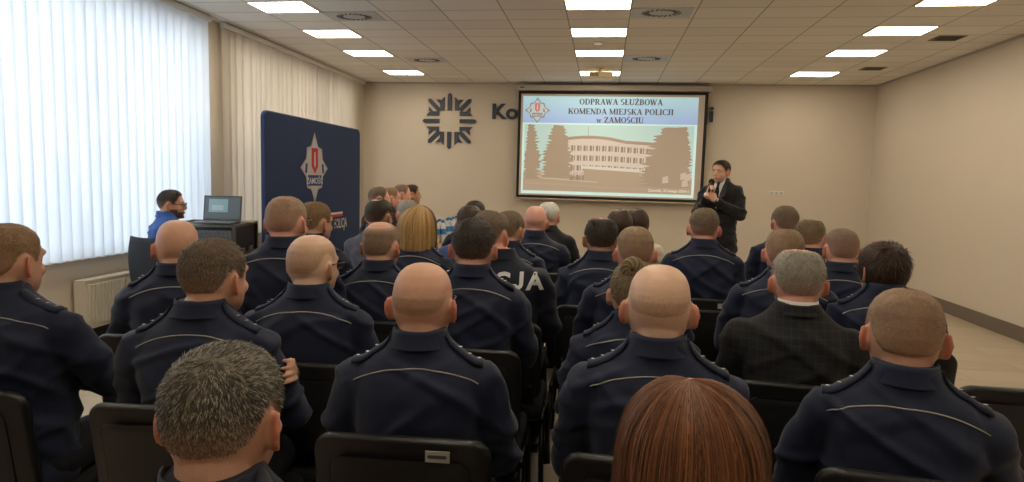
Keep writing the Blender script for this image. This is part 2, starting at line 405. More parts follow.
# ------------------------------------------------------------------ screen
SX0, SX1, SZ0, SZ1, SY = -1.475, 1.64, 1.185, 2.985, 10.78
root = empty('projection_screen', ((SX0+SX1)/2, SY, SZ0), 0, 'wide pull-down projection screen showing a police building slide on the far wall', 'projection screen')
ox, oz = (SX0+SX1)/2, SZ0
SWd, SHt = SX1-SX0, SZ1-SZ0
def sl(u, v): return (-SWd/2 + u*SWd, SHt*(1-v))          # u,v of the outer frame, v down
b_ = MB().box((-SWd/2, 0, 0), (SWd/2, .006, SHt)); b_.build('border', mat('screen_black', '14110f', .7), root)
MB().box((-SWd/2+.045, -.003, .05), (SWd/2-.05, 0, SHt-.045)).build('fabric', mat('screen_fabric', 'b3a391', .8, emis=.12), root)
MB().tube([(-SWd/2-.03, -.005, -.012), (SWd/2+.03, -.005, -.012)], .018).build('bottom_bar', mat('bar_grey', 'a89b8c', .5), root, True)
hz = H-.05-oz
MB().rbox((-SWd/2-.06, -.06, SHt+.01), (SWd/2+.07, .06, SHt+.1), .02).build('case', mat('screen_case', 'bdb2a4', .5), root)
MB().box((-SWd/2+.03, -.066, SHt+.045), (-SWd/2+.1, -.058, SHt+.062)).build('badge', M_black, root)
EM = .55
def se(name, c, e=EM): return mat(name, c, .8, emis=e)
su0, su1, sv0, sv1 = .026, .952, .045, .958
def S(s, t): return sl(su0+(su1-su0)*s, sv0+(sv1-sv0)*t)
def flat(name, pts, m, lay, par): 
    return MB().poly([S(*p) for p in pts], .0008, Matrix.Translation((0, -.003-.0012*lay, 0))).build(name, m, par)
M_bg = se('slide_blue', 'a7bdd4')
N, L = nodes(M_bg); hs = [n for n in N if n.type == 'HUE_SAT'][0]; tcx = [n for n in N if n.type == 'TEX_COORD'][0]
gr = N.new('ShaderNodeSeparateXYZ'); L.new(tcx.outputs['Object'], gr.inputs[0]); mr = N.new('ShaderNodeMapRange')
mr.inputs[1].default_value = SHt*.72; mr.inputs[2].default_value = SHt*.96; L.new(gr.outputs['Z'], mr.inputs[0])
mx = N.new('ShaderNodeMix'); mx.data_type = 'RGBA'; mx.inputs[6].default_value = (*srgb('93a8cc'), 1); mx.inputs[7].default_value = (*srgb('a9cbd2'), 1)
L.new(mr.outputs[0], mx.inputs[0]); L.new(mx.outputs[2], hs.inputs['Color'])
slide = flat('slide', [(0, 0), (1, 0), (1, 1), (0, 1)], M_bg, 1, root)
M_ed = se('slide_edge_light', 'b9d3cf')
flat('slide_edge', [(0, .27), (1, .27), (1, 1), (0, 1)], M_ed, 2, slide)
flat('slide_sky', [(.012, .285), (.985, .285), (.985, .97), (.012, .97)], se('slide_sky', 'a7bfb9'), 3, slide)
M_tree = se('slide_tree', '94836f', .55)
M_tan = se('slide_ground', '9c8b77', .55)
flat('slide_ground', [(.012, .78), (.4, .76), (.985, .8), (.985, .965), (.012, .965)], M_tan, 5, slide)
flat('slide_road', [(.012, .87), (.4, .9), (.985, .93), (.985, .95), (.012, .9)], se('slide_road', 'a2917b', .5), 6, slide)
flat('slide_road_line', [(.012, .82), (.45, .86), (.45, .87), (.012, .83)], se('slide_line', 'b3a893', .5), 6, slide)
bp_ = []
for i in range(13):
    s_ = .27+.5*i/12; bp_.append((s_, .46 - .035*math.sin(PI*min(1, (s_-.2)/.4)) + .09*max(0, s_-.5)))
top = [(a, b2-.03) for a, b2 in bp_]
M_fac = se('slide_facade', 'b5a99d', .62)
flat('slide_roof', [(.15, .5)]+top+[(.77, .6), (.15, .6)], se('slide_roof', '96806f', .55), 4, slide)
flat('slide_building', bp_+[(.77, .78), (.04, .83), (.04, .78), (.22, .74), (.27, .7)], M_fac, 5, slide)
M_win = se('slide_window', '8a7866', .45)
for r_ in range(4):
    wn = MB()
    for i in range(13):
        s_ = .29+i*.036; t0 = .5+r_*.1+.09*max(0, s_-.5)
        if r_ == 3 and s_ > .42: continue
        if s_ > .73: continue
        wn.poly([S(s_, t0-.005), S(s_+.013, t0-.005), S(s_+.013, t0+.05), S(s_, t0+.05)], .0008, Matrix.Translation((0, -.0105, 0)))
        wn.poly([S(s_+.018, t0-.005), S(s_+.024, t0-.005), S(s_+.024, t0+.05), S(s_+.018, t0+.05)], .0008, Matrix.Translation((0, -.0105, 0)))
    wn.build('slide_window_row', M_win, slide)

flat('slide_awning', [(.35, .7), (.71, .725), (.71, .76), (.35, .73)], se('slide_awning', 'b8afa3', .65), 7, slide)
flat('slide_entrance', [(.37, .73), (.69, .755), (.69, .88), (.37, .85)], M_tan, 7, slide)
def tree(x0, x1, cx, vt, vb, seed, lay=8):
    rr = random.Random(seed); L_, R_ = [], []
    n = 34
    for i in range(n+1):
        t = i/n; z = vt+(vb-vt)*t
        w = (.35+.65*math.sin(min(1, t*1.2)*PI*.55)); j = rr.uniform(.75, 1.08) if i % 2 else rr.uniform(.45, .8)
        L_.append((max(x0, cx-(cx-x0)*w*j), z)); R_.append((min(x1, cx+(x1-cx)*w*j), z+rr.uniform(-.01, .01)))
    flat('slide_tree', L_+R_[::-1], M_tree, lay, slide)
tree(.012, .125, .045, .285, .85, 1); tree(.11, .31, .215, .29, .83, 2); tree(.68, .985, .86, .3, .9, 3); tree(.72, .985, .93, .3, .86, 4, 9)
flat('slide_flagpole', [(.385, .3), (.3875, .3), (.3875, .43), (.385, .43)], M_tree, 8, slide)
for x_, y_ in ((.82, .8), (.92, .76), (.945, .77), (.93, .83)):
    flat('slide_far_house', [(x_, y_), (x_+.03, y_-.02), (x_+.035, y_+.05), (x_, y_+.06)], se('slide_far', 'b0a396', .55), 10, slide)
# serif lettering for the slide title (stems, hairlines and slab serifs)
SW, TH = .2, .085
def line_(x0, y0, x1, y1, t):
    d = Vector((x1-x0, y1-y0)).normalized(); n = Vector((-d.y, d.x))*t/2
    return [(x0+n.x, y0+n.y), (x1+n.x, y1+n.y), (x1-n.x, y1-n.y), (x0-n.x, y0-n.y)]
def arc_(cx, cy, rx, ry, a0, a1, thick=SW, thin=TH, n=14):
    out, inn = [], []
    for i in range(n+1):
        a = math.radians(a0+(a1-a0)*i/n); t = thin+(thick-thin)*abs(math.cos(a))
        out.append((cx+rx*math.cos(a), cy+ry*math.sin(a))); inn.append((cx+(rx-t)*math.cos(a), cy+(ry-TH)*math.sin(a)))
    return [[out[i], out[i+1], inn[i+1], inn[i]] for i in range(n)]
def stem(x, y0=0, y1=1, sb=True, st=True, w=SW):
    q = [[(x-w/2, y0), (x+w/2, y0), (x+w/2, y1), (x-w/2, y1)]]
    if sb: q.append([(x-w/2-.09, y0), (x+w/2+.09, y0), (x+w/2+.09, y0+.06), (x-w/2-.09, y0+.06)])
    if st: q.append([(x-w/2-.09, y1-.06), (x+w/2+.09, y1-.06), (x+w/2+.09, y1), (x-w/2-.09, y1)])
    return q
def hb(x0, x1, y, t=TH): return [[(x0, y-t/2), (x1, y-t/2), (x1, y+t/2), (x0, y+t/2)]]
def glyph(c):
    G = {}
    if c == 'O': return .86, arc_(.43, .5, .4, .51, 0, 360, n=28)
    if c == 'D': return .84, stem(.2)+hb(.2, .42, .96)+hb(.2, .42, .04)+arc_(.4, .5, .4, .5, -90, 90)
    if c == 'P': return .72, stem(.2)+hb(.2, .4, .96)+hb(.2, .4, .47)+arc_(.38, .715, .3, .29, -90, 90)
    if c == 'R': return .82, glyph('P')[1]+[line_(.42, .47, .68, .03, SW*.9)]+hb(.6, .82, .03, .06)
    if c == 'B': return .76, stem(.2)+hb(.2, .4, .96)+hb(.2, .4, .5)+hb(.2, .42, .04)+arc_(.38, .73, .28, .27, -90, 90)+arc_(.4, .27, .32, .27, -90, 90)
    if c == 'A': return .86, [line_(.15, .03, .43, 1, TH), line_(.7, .03, .43, 1, SW)]+hb(.25, .6, .34)+hb(.02, .28, .03, .06)+hb(.56, .86, .03, .06)
    if c in 'WŵwW': 
        q = [line_(.12, .97, .33, 0, SW*.9), line_(.33, 0, .52, .97, TH), line_(.5, .97, .74, 0, SW*.9), line_(.74, 0, .95, .97, TH)]+hb(0, .25, .97, .06)+hb(.4, .62, .97, .06)+hb(.86, 1.06, .97, .06)
        if c == 'w':
            q = [line_(.1, .64, .25, 0, .13), line_(.25, 0, .4, .64, .07), line_(.4, .64, .55, 0, .13), line_(.55, 0, .7, .64, .07)]+hb(0, .2, .64, .05)+hb(.6, .8, .64, .05)
            return .82, q
        return 1.08, q
    if c in 'SŚ':
        q = arc_(.33, .74, .27, .27, 40, 270)+arc_(.33, .27, .29, .28, -140, 90)
        if c == 'Ś': q += [line_(.28, 1.06, .45, 1.25, .09)]
        return .64, q
    if c in 'ŁL':
        q = stem(.2)+hb(.2, .66, .04)+[line_(.64, .04, .66, .3, .07)]
        if c == 'Ł': q += [line_(.02, .4, .45, .66, .08)]
        return .7, q
    if c == 'U': return .84, stem(.18, .25, 1, False)+stem(.68, .25, 1, False, True, TH)+arc_(.43-.02, .28, .33, .3, 180, 360)
    if c in 'ZŻ':
        q = hb(.05, .64, .96)+hb(.05, .66, .04)+[line_(.56, .96, .14, .04, SW), line_(.07, .96, .07, .72, .07), line_(.64, .04, .64, .28, .07)]
        if c == 'Ż': q += [[(.29, 1.07), (.43, 1.07), (.43, 1.2), (.29, 1.2)]]
        return .72, q
    if c == 'K': return .86, stem(.2)+[line_(.3, .42, .7, .96, TH), line_(.4, .58, .72, .03, SW)]+hb(.56, .86, .97, .06)+hb(.6, .88, .03, .06)
    if c == 'M': return 1.04, stem(.16, w=TH)+[line_(.16, .97, .5, .05, SW), line_(.5, .05, .86, .97, TH)]+stem(.86)
    if c == 'E': return .74, stem(.2)+hb(.2, .66, .96)+hb(.2, .55, .5)+hb(.2, .66, .04)+[line_(.66, .96, .66, .74, .07), line_(.67, .04, .67, .28, .07), line_(.52, .4, .52, .6, .06)]
    if c == 'N': return .86, stem(.16, w=TH)+[line_(.16, .97, .7, .03, SW)]+stem(.72, w=TH)
    if c == 'I': return .42, stem(.2)
    if c == 'J': return .54, stem(.3, .2, 1, False)+arc_(.19, .18, .21, .2, 180, 360)
    if c in 'CĆ':
        q = arc_(.42, .5, .4, .51, 45, 315, n=22)+[line_(.7, .72, .7, .98, .06)]
        if c == 'Ć': q += [line_(.4, 1.06, .58, 1.25, .09)]
        return .76, q
    return .36, []
def serif(txt, h, cx, z):
    KX = 1.13; ws = sum(glyph(c)[0] for c in txt)*h*KX; x = cx-ws/2; mb = MB()
    for c in txt:
        w, q = glyph(c)
        for k, p in enumerate(q): mb.poly([(x+a*h*KX, z+b2*h) for a, b2 in p], .0008+.0001*(k % 3), Matrix.Translation((0, -.009, 0)))
        x += w*h*KX
    return mb
M_txt = se('slide_text', '5d4b3c', .25)
for t, u, v, h in (('ODPRAWA SŁUŻBOWA', .565, .082, .094), ('KOMENDA MIEJSKA POLICJI', .565, .178, .094), ('w ZAMOŚCIU', .565, .262, .094)):
    x, z = S(u, v); serif(t, h, x, z).build('slide_title', M_txt, slide)
x, z = S(.86, .945)
place(text_mb('Zamość, 22 lutego 2024 r.', .062, 0, 0, 'CENTER'), Matrix.Translation((x, -.016, z))).build('slide_date', se('slide_date', 'd8cfc0', .6), slide, fixn=False)
# badge used on slide and display wall: silver star, red shield, name band
def star_pts(R, n=8, inner=.68, sx=1, sz=1, rot=0, jag=0):
    p = []
    for i in range(n*2):
        a = PI*i/n+PI/2+rot; r_ = R if i % 2 == 0 else R*inner
        if jag and i % 4 == 2: r_ *= jag
        p.append((r_*math.cos(a)*sx, r_*math.sin(a)*sz))
    return p
def badge(T, R, par, m_star, m_edge, m_red, m_blue, m_txt, sx=1, sz=1):
    mb = MB().poly(star_pts(R, 8, .66, sx, sz, 0, .78), .002, T); o = mb.build('badge_star', m_star, par)
    T2 = T @ Matrix.Translation((0, -.002, 0))
    MB().poly([(x*.86, z*.86) for x, z in star_pts(R, 8, .7, sx, sz, 0, .78)], .001, T2).build('badge_rays', m_edge, o)
    T3 = T @ Matrix.Translation((0, -.0032, 0)); 
    sh = [(-.2, .56), (.2, .56), (.2, .05), (.0, -.16), (-.2, .05)]
    MB().poly([(x*R, z*R) for x, z in sh], .001, T3).build('badge_shield', m_red, o)
    MB().poly([(x*R, z*R) for x, z in [(-.03, .45), (.03, .45), (.05, .1), (0, 0), (-.05, .1)]], .001, T3 @ Matrix.Translation((0, -.0012, 0))).build('badge_figure', m_txt, o)
    MB().poly([(x*R, z*R) for x, z in [(-.42, -.2), (.42, -.2), (.42, -.5), (-.42, -.5)]], .001, T3).build('badge_band', m_blue, o)
    for s_ in (-1, 1): MB().poly([(x*R*s_, z*R) for x, z in [(.44, .12), (.56, .12), (.6, -.14), (.48, -.14)]], .001, T3).build('badge_ribbon', m_blue, o)
    tx = place(text_mb('ZAMOŚĆ', R*.24, 0, R*.004, 'CENTER'), T3 @ Matrix.Translation((0, -.0014, -.44*R))); tx.build('badge_name', m_txt, o, fixn=False)
x, z = S(.085, .145)
badge(Matrix.Translation((x, -.006, z)), .215, slide, se('sl_b1', '7f8079', .4), se('sl_b2', 'b4bfc0', .5), se('sl_b3', 'c4786a', .5), se('sl_b4', '8c7f78', .4), se('sl_b5', 'b9bdc4', .5))
# cable duct from screen to ceiling
o = MB().box((1.685, YB-.03, 2.99), (1.71, YB, H-.02)).build('cable_duct', M_white); tag(o, 'thin vertical cable duct at the top right of the screen', 'cable duct')

# wall emblem + lettering
M_let = mat('navy_lettering', '2b3444', .5)
em = MB()
Z0 = Matrix.Translation((-2.705, YB, 2.475))
for q in range(4):
    T = Z0 @ Matrix.Rotation(q*PI/2, 4, 'Y') @ Matrix.Diagonal((.485, 1, .485, 1))
    em.poly([(-.07, .38), (.07, .38), (.07, .93), (0, 1.0), (-.07, .93)], .03, T)
    for s_ in (-1, 1): em.poly([(s_*.2, .38), (s_*.34, .38), (s_*.34, .7), (s_*.2, .85)], .03, T)
    em.poly([(.33, .43), (.43, .33), (.78, .68), (.79, .79), (.68, .78)], .03, T)
    em.poly([(.35, .76), (.5, .76), (.35, .61)], .03, T); em.poly([(.76, .35), (.76, .5), (.61, .35)], .03, T)
o = em.build('wall_emblem', M_let); tag(o, 'dark blue star emblem of bars on the far wall left of the screen', 'emblem')
tx = text_mb('Komenda Miejska Policji', .35, .012, .006, 'LEFT', 1)
w = max(v[0] for v in tx.v)
w = sum(max(v[0] for v in text_mb(t_+'.', .35, 0, .006).v)+.03 for t_ in ('Komenda', 'Miejska', 'Policji'))-.12; k_ = .984*(1.775+1.965)/w
o = empty('wall_lettering', (-1.965, YB-.014, 2.53))
xo = 0
for wd_t in ('Komenda ', 'Miejska ', 'Policji'):
    q = text_mb(wd_t, .36, .012, .010, 'LEFT', 1); wq = max(v[0] for v in text_mb(wd_t.strip()+'.', .35, 0, .006).v)+.03
    place(q, Matrix.Translation((xo*k_, 0, 0)) @ Matrix.Diagonal((k_, 1, 1, 1))).build('word', M_let, o, fixn=False); xo += wq
tag(o, 'dark blue raised lettering on the far wall, mostly hidden behind the screen', 'sign')
root = empty('wall_socket', (2.83, YB, 1.385), 0, 'row of white sockets on the far wall right of the speaker', 'socket')
MB().box((-.12, -.012, -.035), (.12, 0, .035)).build('plate', M_white, root, bevel=.003)
g = MB()
for i in range(3): g.box((-.1+i*.075, -.016, -.022), (-.05+i*.075, -.012, .022))
g.build('socket_insert', mat('socket_grey', 'b8b3aa', .5), root)

# ------------------------------------------------------------------ blue display wall
BX = -3.3
root = empty('display_wall', (BX, 5.75, 0), 0, 'tall dark blue fabric display wall with a silver police star', 'display wall')
M_ban = mat('blue_display_fabric', '24375f', .8, noise_amt=.05, nscale=2)
yl = 2.43
rr_ = .08; pr = []
for (cy, cz, a0) in ((yl-rr_, 2.1-rr_, 0), (rr_, 2.1-rr_, 90)):
    for k in range(7):
        a = math.radians(a0+15*k); pr.append((cy+rr_*math.cos(a), cz+rr_*math.sin(a)))
pr += [(0, .03), (yl, .03)]
TB = Matrix.Rotation(PI/2, 4, 'Z')      # local x -> +y, local -y -> +x
MB().poly(pr, .05, TB).build('fabric_panel', M_ban, root, bevel=.015)
T = Matrix.Translation((.052, 1.06, 1.56)) @ TB
badge(T, .4, root, mat('badge_silver', 'b3aeb2', .6), mat('badge_silver2', 'c6c0c4', .6), M_red, mat('badge_blue', '1d3a7a', .6), M_mark, .85, 1)
MB().poly([(.9, 1.005), (1.84, 1.005), (1.84, 1.03), (.9, 1.03)], .003, Matrix.Translation((.05, 0, 0)) @ TB).build('white_stripe', M_mark, root)
MB().poly([(.9, .975), (1.84, .975), (1.84, 1.005), (.9, 1.005)], .003, Matrix.Translation((.05, 0, 0)) @ TB).build('red_stripe', M_red, root)
place(text_mb('POLICJA', .17, 0, .002, 'RIGHT', .6), Matrix.Translation((.054, 1.97, .83)) @ TB).build('lettering', M_mark, root, fixn=False)

# ------------------------------------------------------------------ flight case rack + laptop
ca = at(234, 232, 5.9)
root = empty('equipment_rack', (ca[0], ca[1], 0), math.radians(12), 'black road case with metal edges and a sound mixer under the laptop', 'case')
rx0, rx1, ry1 = -.62, 0, .62; zt = .985
MB().box((rx0, 0, .05), (rx1, ry1, zt)).build('shell', mat('rack_laminate', '1d2126', .45, noise_amt=.15, nscale=20), root)
e = MB()
for x in (rx0, rx1):
    for y in (0, ry1): e.box((x-.014, y-.014, .05), (x+.014, y+.014, zt+.006))
    e.box((x-.012, 0, zt-.012), (x+.012, ry1, zt+.012)); e.box((x-.012, 0, .05), (x+.012, ry1, .075)); e.box((x-.012, 0, .68), (x+.012, ry1, .71))
for y in (0, ry1): e.box((rx0, y-.012, zt-.012), (rx1, y+.012, zt+.012)); e.box((rx0, y-.012, .05), (rx1, y+.012, .075))
e.build('metal_edge', mat('brass_edge', '8e8672', .35, metal=.8), root)
for y in (.2, .42): MB().box((rx1+.002, y-.05, .64), (rx1+.016, y+.05, .76)).build('latch', mat('latch_metal', 'a39b83', .3, metal=.8), root, bevel=.004)
kn = MB().box((rx0+.015, -.022, .85), (rx1-.015, -.012, .945))
for r_ in range(3):
    for i in range(16): kn.capsule((rx0+.04+i*.035, -.02, .93-r_*.035), (rx0+.04+i*.035, -.035, .93-r_*.035), .006, .006, 6)
kn.build('knobs', mat('mixer_knob', '6d7178', .5), root)
kn = MB().box((rx0+.015, -.018, .78), (rx1-.015, -.012, .85))
for i in range(22): kn.box((rx0+.03+i*.026, -.03, .8+.012*math.sin(i*1.7)), (rx0+.044+i*.026, -.016, .83+.012*math.sin(i*1.7)))
kn.build('faders', M_mark, root)
ca2 = at(222, 221, 6.05)
lp = empty('laptop', (ca2[0]-.06, ca2[1]+.02, zt+.013), math.radians(14), 'open grey laptop standing on the road case', 'laptop')
MB().rbox((-.18, -.13, 0), (.18, .12, .018), .008).build('keyboard_base', mat('laptop_grey', '5b5f61', .4), lp)
scr = Matrix.Translation((0, .12, .018)) @ Matrix.Rotation(math.radians(-12), 4, 'X')
MB().box((-.18, 0, 0), (.18, .012, .245), scr).build('lid', mat('laptop_lid', '3f4245', .4), lp, bevel=.004)
dsp = MB().box((-.165, -.002, .015), (.165, 0, .23), scr).build('display', mat('laptop_display', '4a555a', .3, emis=.25), lp)
MB().box((-.13, -.003, .08), (.05, -.002, .21), scr).build('window_pane', mat('laptop_win', '6d8a90', .3, emis=.3), dsp)
MB().box((-.1, -.004, .1), (.01, -.003, .15), scr).build('slide_picture', mat('laptop_pic', '8c9aa0', .3, emis=.3), dsp)
o = MB().rbox((0, 0, 0), (.18, .1, .012), .004).build('folder', mat('grey_paper', '8d8b80', .7)); o.location = (ca[0]-.16, ca[1]+.28, zt+.013); o.rotation_euler[2] = .3
tag(o, 'small flat grey box on the road case right of the laptop', 'box')

# ------------------------------------------------------------------ side table with bottles
root = empty('side_table', (-1.5, 7.6, 0), 0, 'narrow wooden table at the left wall with water bottles on it', 'table')
MB().rbox((-.4, -1.3, .72), (.4, 1.5, .75), .008).build('table_top', M_wood, root)
for sx in (-1, 1):
    for sy in (-1.2, 1.4): MB().box((sx*.36-.02, sy-.02, 0), (sx*.36+.02, sy+.02, .72)).build('leg', M_metal, root)
M_pet = mat('clear_bottle', 'c9cfd0', .1, spec=.6); M_cap = mat('blue_cap', '1f6fb0', .4); M_lab = mat('blue_label', '2b7cc4', .5)
def bottle():
    r = empty('water_bottle', (0, 0, 0), 0)
    prof = [(.026, 0), (.031, .006), (.031, .05), (.028, .06), (.031, .07), (.031, .145), (.027, .165), (.013, .19), (.0115, .203)]
    MB().loft([[(a*math.cos(2*PI*k/14), a*math.sin(2*PI*k/14), z) for k in range(14)] for a, z in prof]).build('bottle_body', M_pet, r, True)
    MB().loft([[(a*math.cos(2*PI*k/14), a*math.sin(2*PI*k/14), z) for k in range(14)] for a, z in ((.0325, .085), (.0325, .14))], cap=False).build('label_wrap', M_lab, r, True)
    MB().loft([[(a*math.cos(2*PI*k/14), a*math.sin(2*PI*k/14), z) for k in range(14)] for a, z in ((.014, .2), (.015, .205), (.015, .222), (.012, .225))]).build('cap', M_cap, r, True)
    return r
b0 = bottle()
def dup(root):
    r = root.copy(); col.objects.link(r)
    for ch in list(root.children):
        c = ch.copy(); col.objects.link(c); c.parent = r
        for g_ in list(ch.children):
            d = g_.copy(); col.objects.link(d); d.parent = c
    return r
bspots = [(434.5, 239.5, 7.15), (441, 239, 7.2), (445.5, 237, 7.6), (449.5, 236.5, 7.65), (454.5, 234.5, 8.1), (458.5, 234, 8.15), (437.5, 237.5, 7.4), (451.5, 235, 7.9), (462, 232.6, 8.5), (447, 236, 7.75)]
for i, (px, py, d) in enumerate(bspots):
    o = b0 if i == 0 else dup(b0)
    p = at(px, py, d); o.location = (p[0]+.02, p[1], .752); o.scale = (1.25, 1.25, 1.15)
    tag(o, 'small water bottle with blue cap and label in the cluster on the wooden side table', 'bottle', 'water bottles on the side table')

# ================================================================== PEOPLE
HPROF = [(.1195, .006, -.012, .012), (.117, .028, -.038, .03), (.108, .048, -.06, .052), (.09, .066, -.080, .072), (.065, .0765, -.094, .086), (.035, .081, -.1, .0945),
         (.01, .081, -.0995, .0955), (-.01, .079, -.094, .091), (-.03, .0765, -.085, .092), (-.05, .073, -.073, .093), (-.07, .067, -.055, .091), (-.09, .056, -.03, .088), (-.106, .04, .0, .083), (-.116, .02, .03, .07), (-.119, .004, .045, .055)]
_zs = np.array([p[0] for p in HPROF][::-1]); _hw = np.array([p[1] for p in HPROF][::-1]); _yb = np.array([p[2] for p in HPROF][::-1]); _yf = np.array([p[3] for p in HPROF][::-1])
def smooth_tab(a): return a
def head_pt(th, z, off=0.):           # th 0 = front (+y), pi = back ; arrays
    hw = np.interp(z, _zs, _hw); yb = np.interp(z, _zs, _yb); yf = np.interp(z, _zs, _yf)
    my = np.where(True, (yb*.45+yf*.55), 0); c = np.cos(th); s = np.sin(th); n = 2/2.25
    ry = np.where(c > 0, yf-my, my-yb)
    x = hw*np.sign(s)*np.abs(s)**n; y = my+ry*np.sign(c)*np.abs(c)**n
    return np.stack([x, y, z+0*x], -1)
def head_mb(mb, T, woman=False, ear=True):
    zz = np.interp(np.linspace(0, 1, 30), np.linspace(0, 1, len(_zs)), _zs); rings = []
    for z in zz:
        P = head_pt(np.linspace(0, 2*PI, 32, endpoint=False), np.full(32, z)); rings.append([tuple(p) for p in P])
    mb.loft(rings, T)
    mb.ell((0, .104, -.028), (.0165, .019, .014), 10, 8, T); mb.capsule((0, .092, .012), (0, .112, -.024), .008, .012, 8, T)
    mb.capsule((-.045, .082, .026), (.045, .082, .026), .014, .014, 8, T)
    mb.ell((0, .094, -.06), (.024, .011, .0055), 10, 6, T); mb.ell((0, .093, -.068), (.02, .011, .006), 10, 6, T)
    mb.ell((0, .082, -.1), (.024, .016, .016), 10, 6, T)
    for s in (-1, 1):
        mb.ell((s*.03, .083, .004), (.014, .012, .009), 10, 6, T)
        mb.ell((s*.052, .062, -.03), (.02, .022, .022), 10, 6, T)
        if ear:
            E_ = T @ Matrix.Translation((s*.082, -.008, -.012)) @ Matrix.Rotation(s*math.radians(32), 4, 'Z') @ Matrix.Rotation(math.radians(8), 4, 'X')
            mb.ell((s*.004, -.006, 0), (.0055, .018, .031), 12, 8, E_)
            pts = [(s*.008, -.004-.018*math.sin(a)*1.0, .031*math.cos(a)+.001) for a in np.linspace(-.5, 2.9, 12)]
            mb.tube(pts, [.0045]*9+[.005, .0055, .006], 8, E_)
            mb.ell((s*.004, -.002, -.027), (.006, .008, .009), 8, 6, E_)
def hand_mb(mb, w, d, n, side, curl=.5, s=1.0, th_open=1):
    """hand from wrist w, pointing d, back of hand normal n; side=+1 thumb towards d x n"""
    d = Vector(d).normalized(); n = Vector(n); n = (n-d*n.dot(d)).normalized(); t = d.cross(n)*side; w = Vector(w)
    B = Matrix.Identity(4)
    for i in range(3): B[i][0] = t[i]; B[i][1] = d[i]; B[i][2] = n[i]; B[i][3] = w[i]
    mb.ell((0, .045*s, 0), (.040*s, .056*s, .0155*s), 14, 8, B); mb.ell((.02*s, .03*s, -.006), (.02*s, .034*s, .016*s), 10, 6, B)
    mb.ell((0, .07*s, .0), (.039*s, .024*s, .013*s), 12, 6, B)
    for i, (x, ln) in enumerate(((.028, .068), (.0095, .076), (-.0095, .071), (-.028, .055))):
        p = Vector((x*s, .08*s, .002)); a = 0; q = [p]; seg = (.46, .3, .24)
        for k in range(3):
            a += curl*(1.0 if k == 0 else 1.25)
            p = p+Vector((x*.06, math.cos(a)*ln*s*seg[k], -math.sin(a)*ln*s*seg[k])); q.append(p)
        r = .0088*s
        for k in range(3): mb.capsule(q[k], q[k+1], r*(1-.08*k), r*(1-.08*(k+1)), 8, B)
    q = [Vector((.03*s, .02*s, -.006)), Vector((.048*s, .05*s, -.014*s)), Vector((.05*s-.012*curl, .078*s, -.018*s-.02*curl)), Vector((.044*s-.03*curl, .1*s, -.022*s-.03*curl))]
    for k, r in enumerate((.0125, .0105, .0092)): mb.capsule(q[k], q[k+1], r*s, r*s*.9, 8, B)
def superring(z, hw, yb, yf, n=32, e=2.4, cx=0):
    my = (yb+yf)/2; ry = (yf-yb)/2; k = 2/e; r = []
    for i in range(n):
        a = 2*PI*i/n; c, s = math.cos(a), math.sin(a)
        r.append((cx+hw*math.copysign(abs(c)**k, c), my+ry*math.copysign(abs(s)**k, s), z))
    return r
def sm(x): x = np.clip(x, 0, 1); return x*x*(3-2*x)

SK = {'pale': 'dab49c', 'warm': 'd0a088', 'pink': 'e0a794', 'tan': 'c29378', 'wom': 'd6ab92'}
HC = {'brown': ('54463a', '7d6a56'), 'dark': ('1d1813', '3a3026'), 'grey': ('6f6a62', 'a39c90'), 'salt': ('35302a', '857b6c'), 'white': ('b8b3aa', 'dad6ce'), 'buzz': ('7a634f', '9a8068'),
      'lbrown': ('6a5138', '8c7050'), 'auburn': ('38221a', '8e5c3c'), 'blond': ('8e6a3e', 'c6a26c'), 'ash': ('5a4a36', '8f7c5e'), 'darkbrown': ('2a1c14', '49352a')}

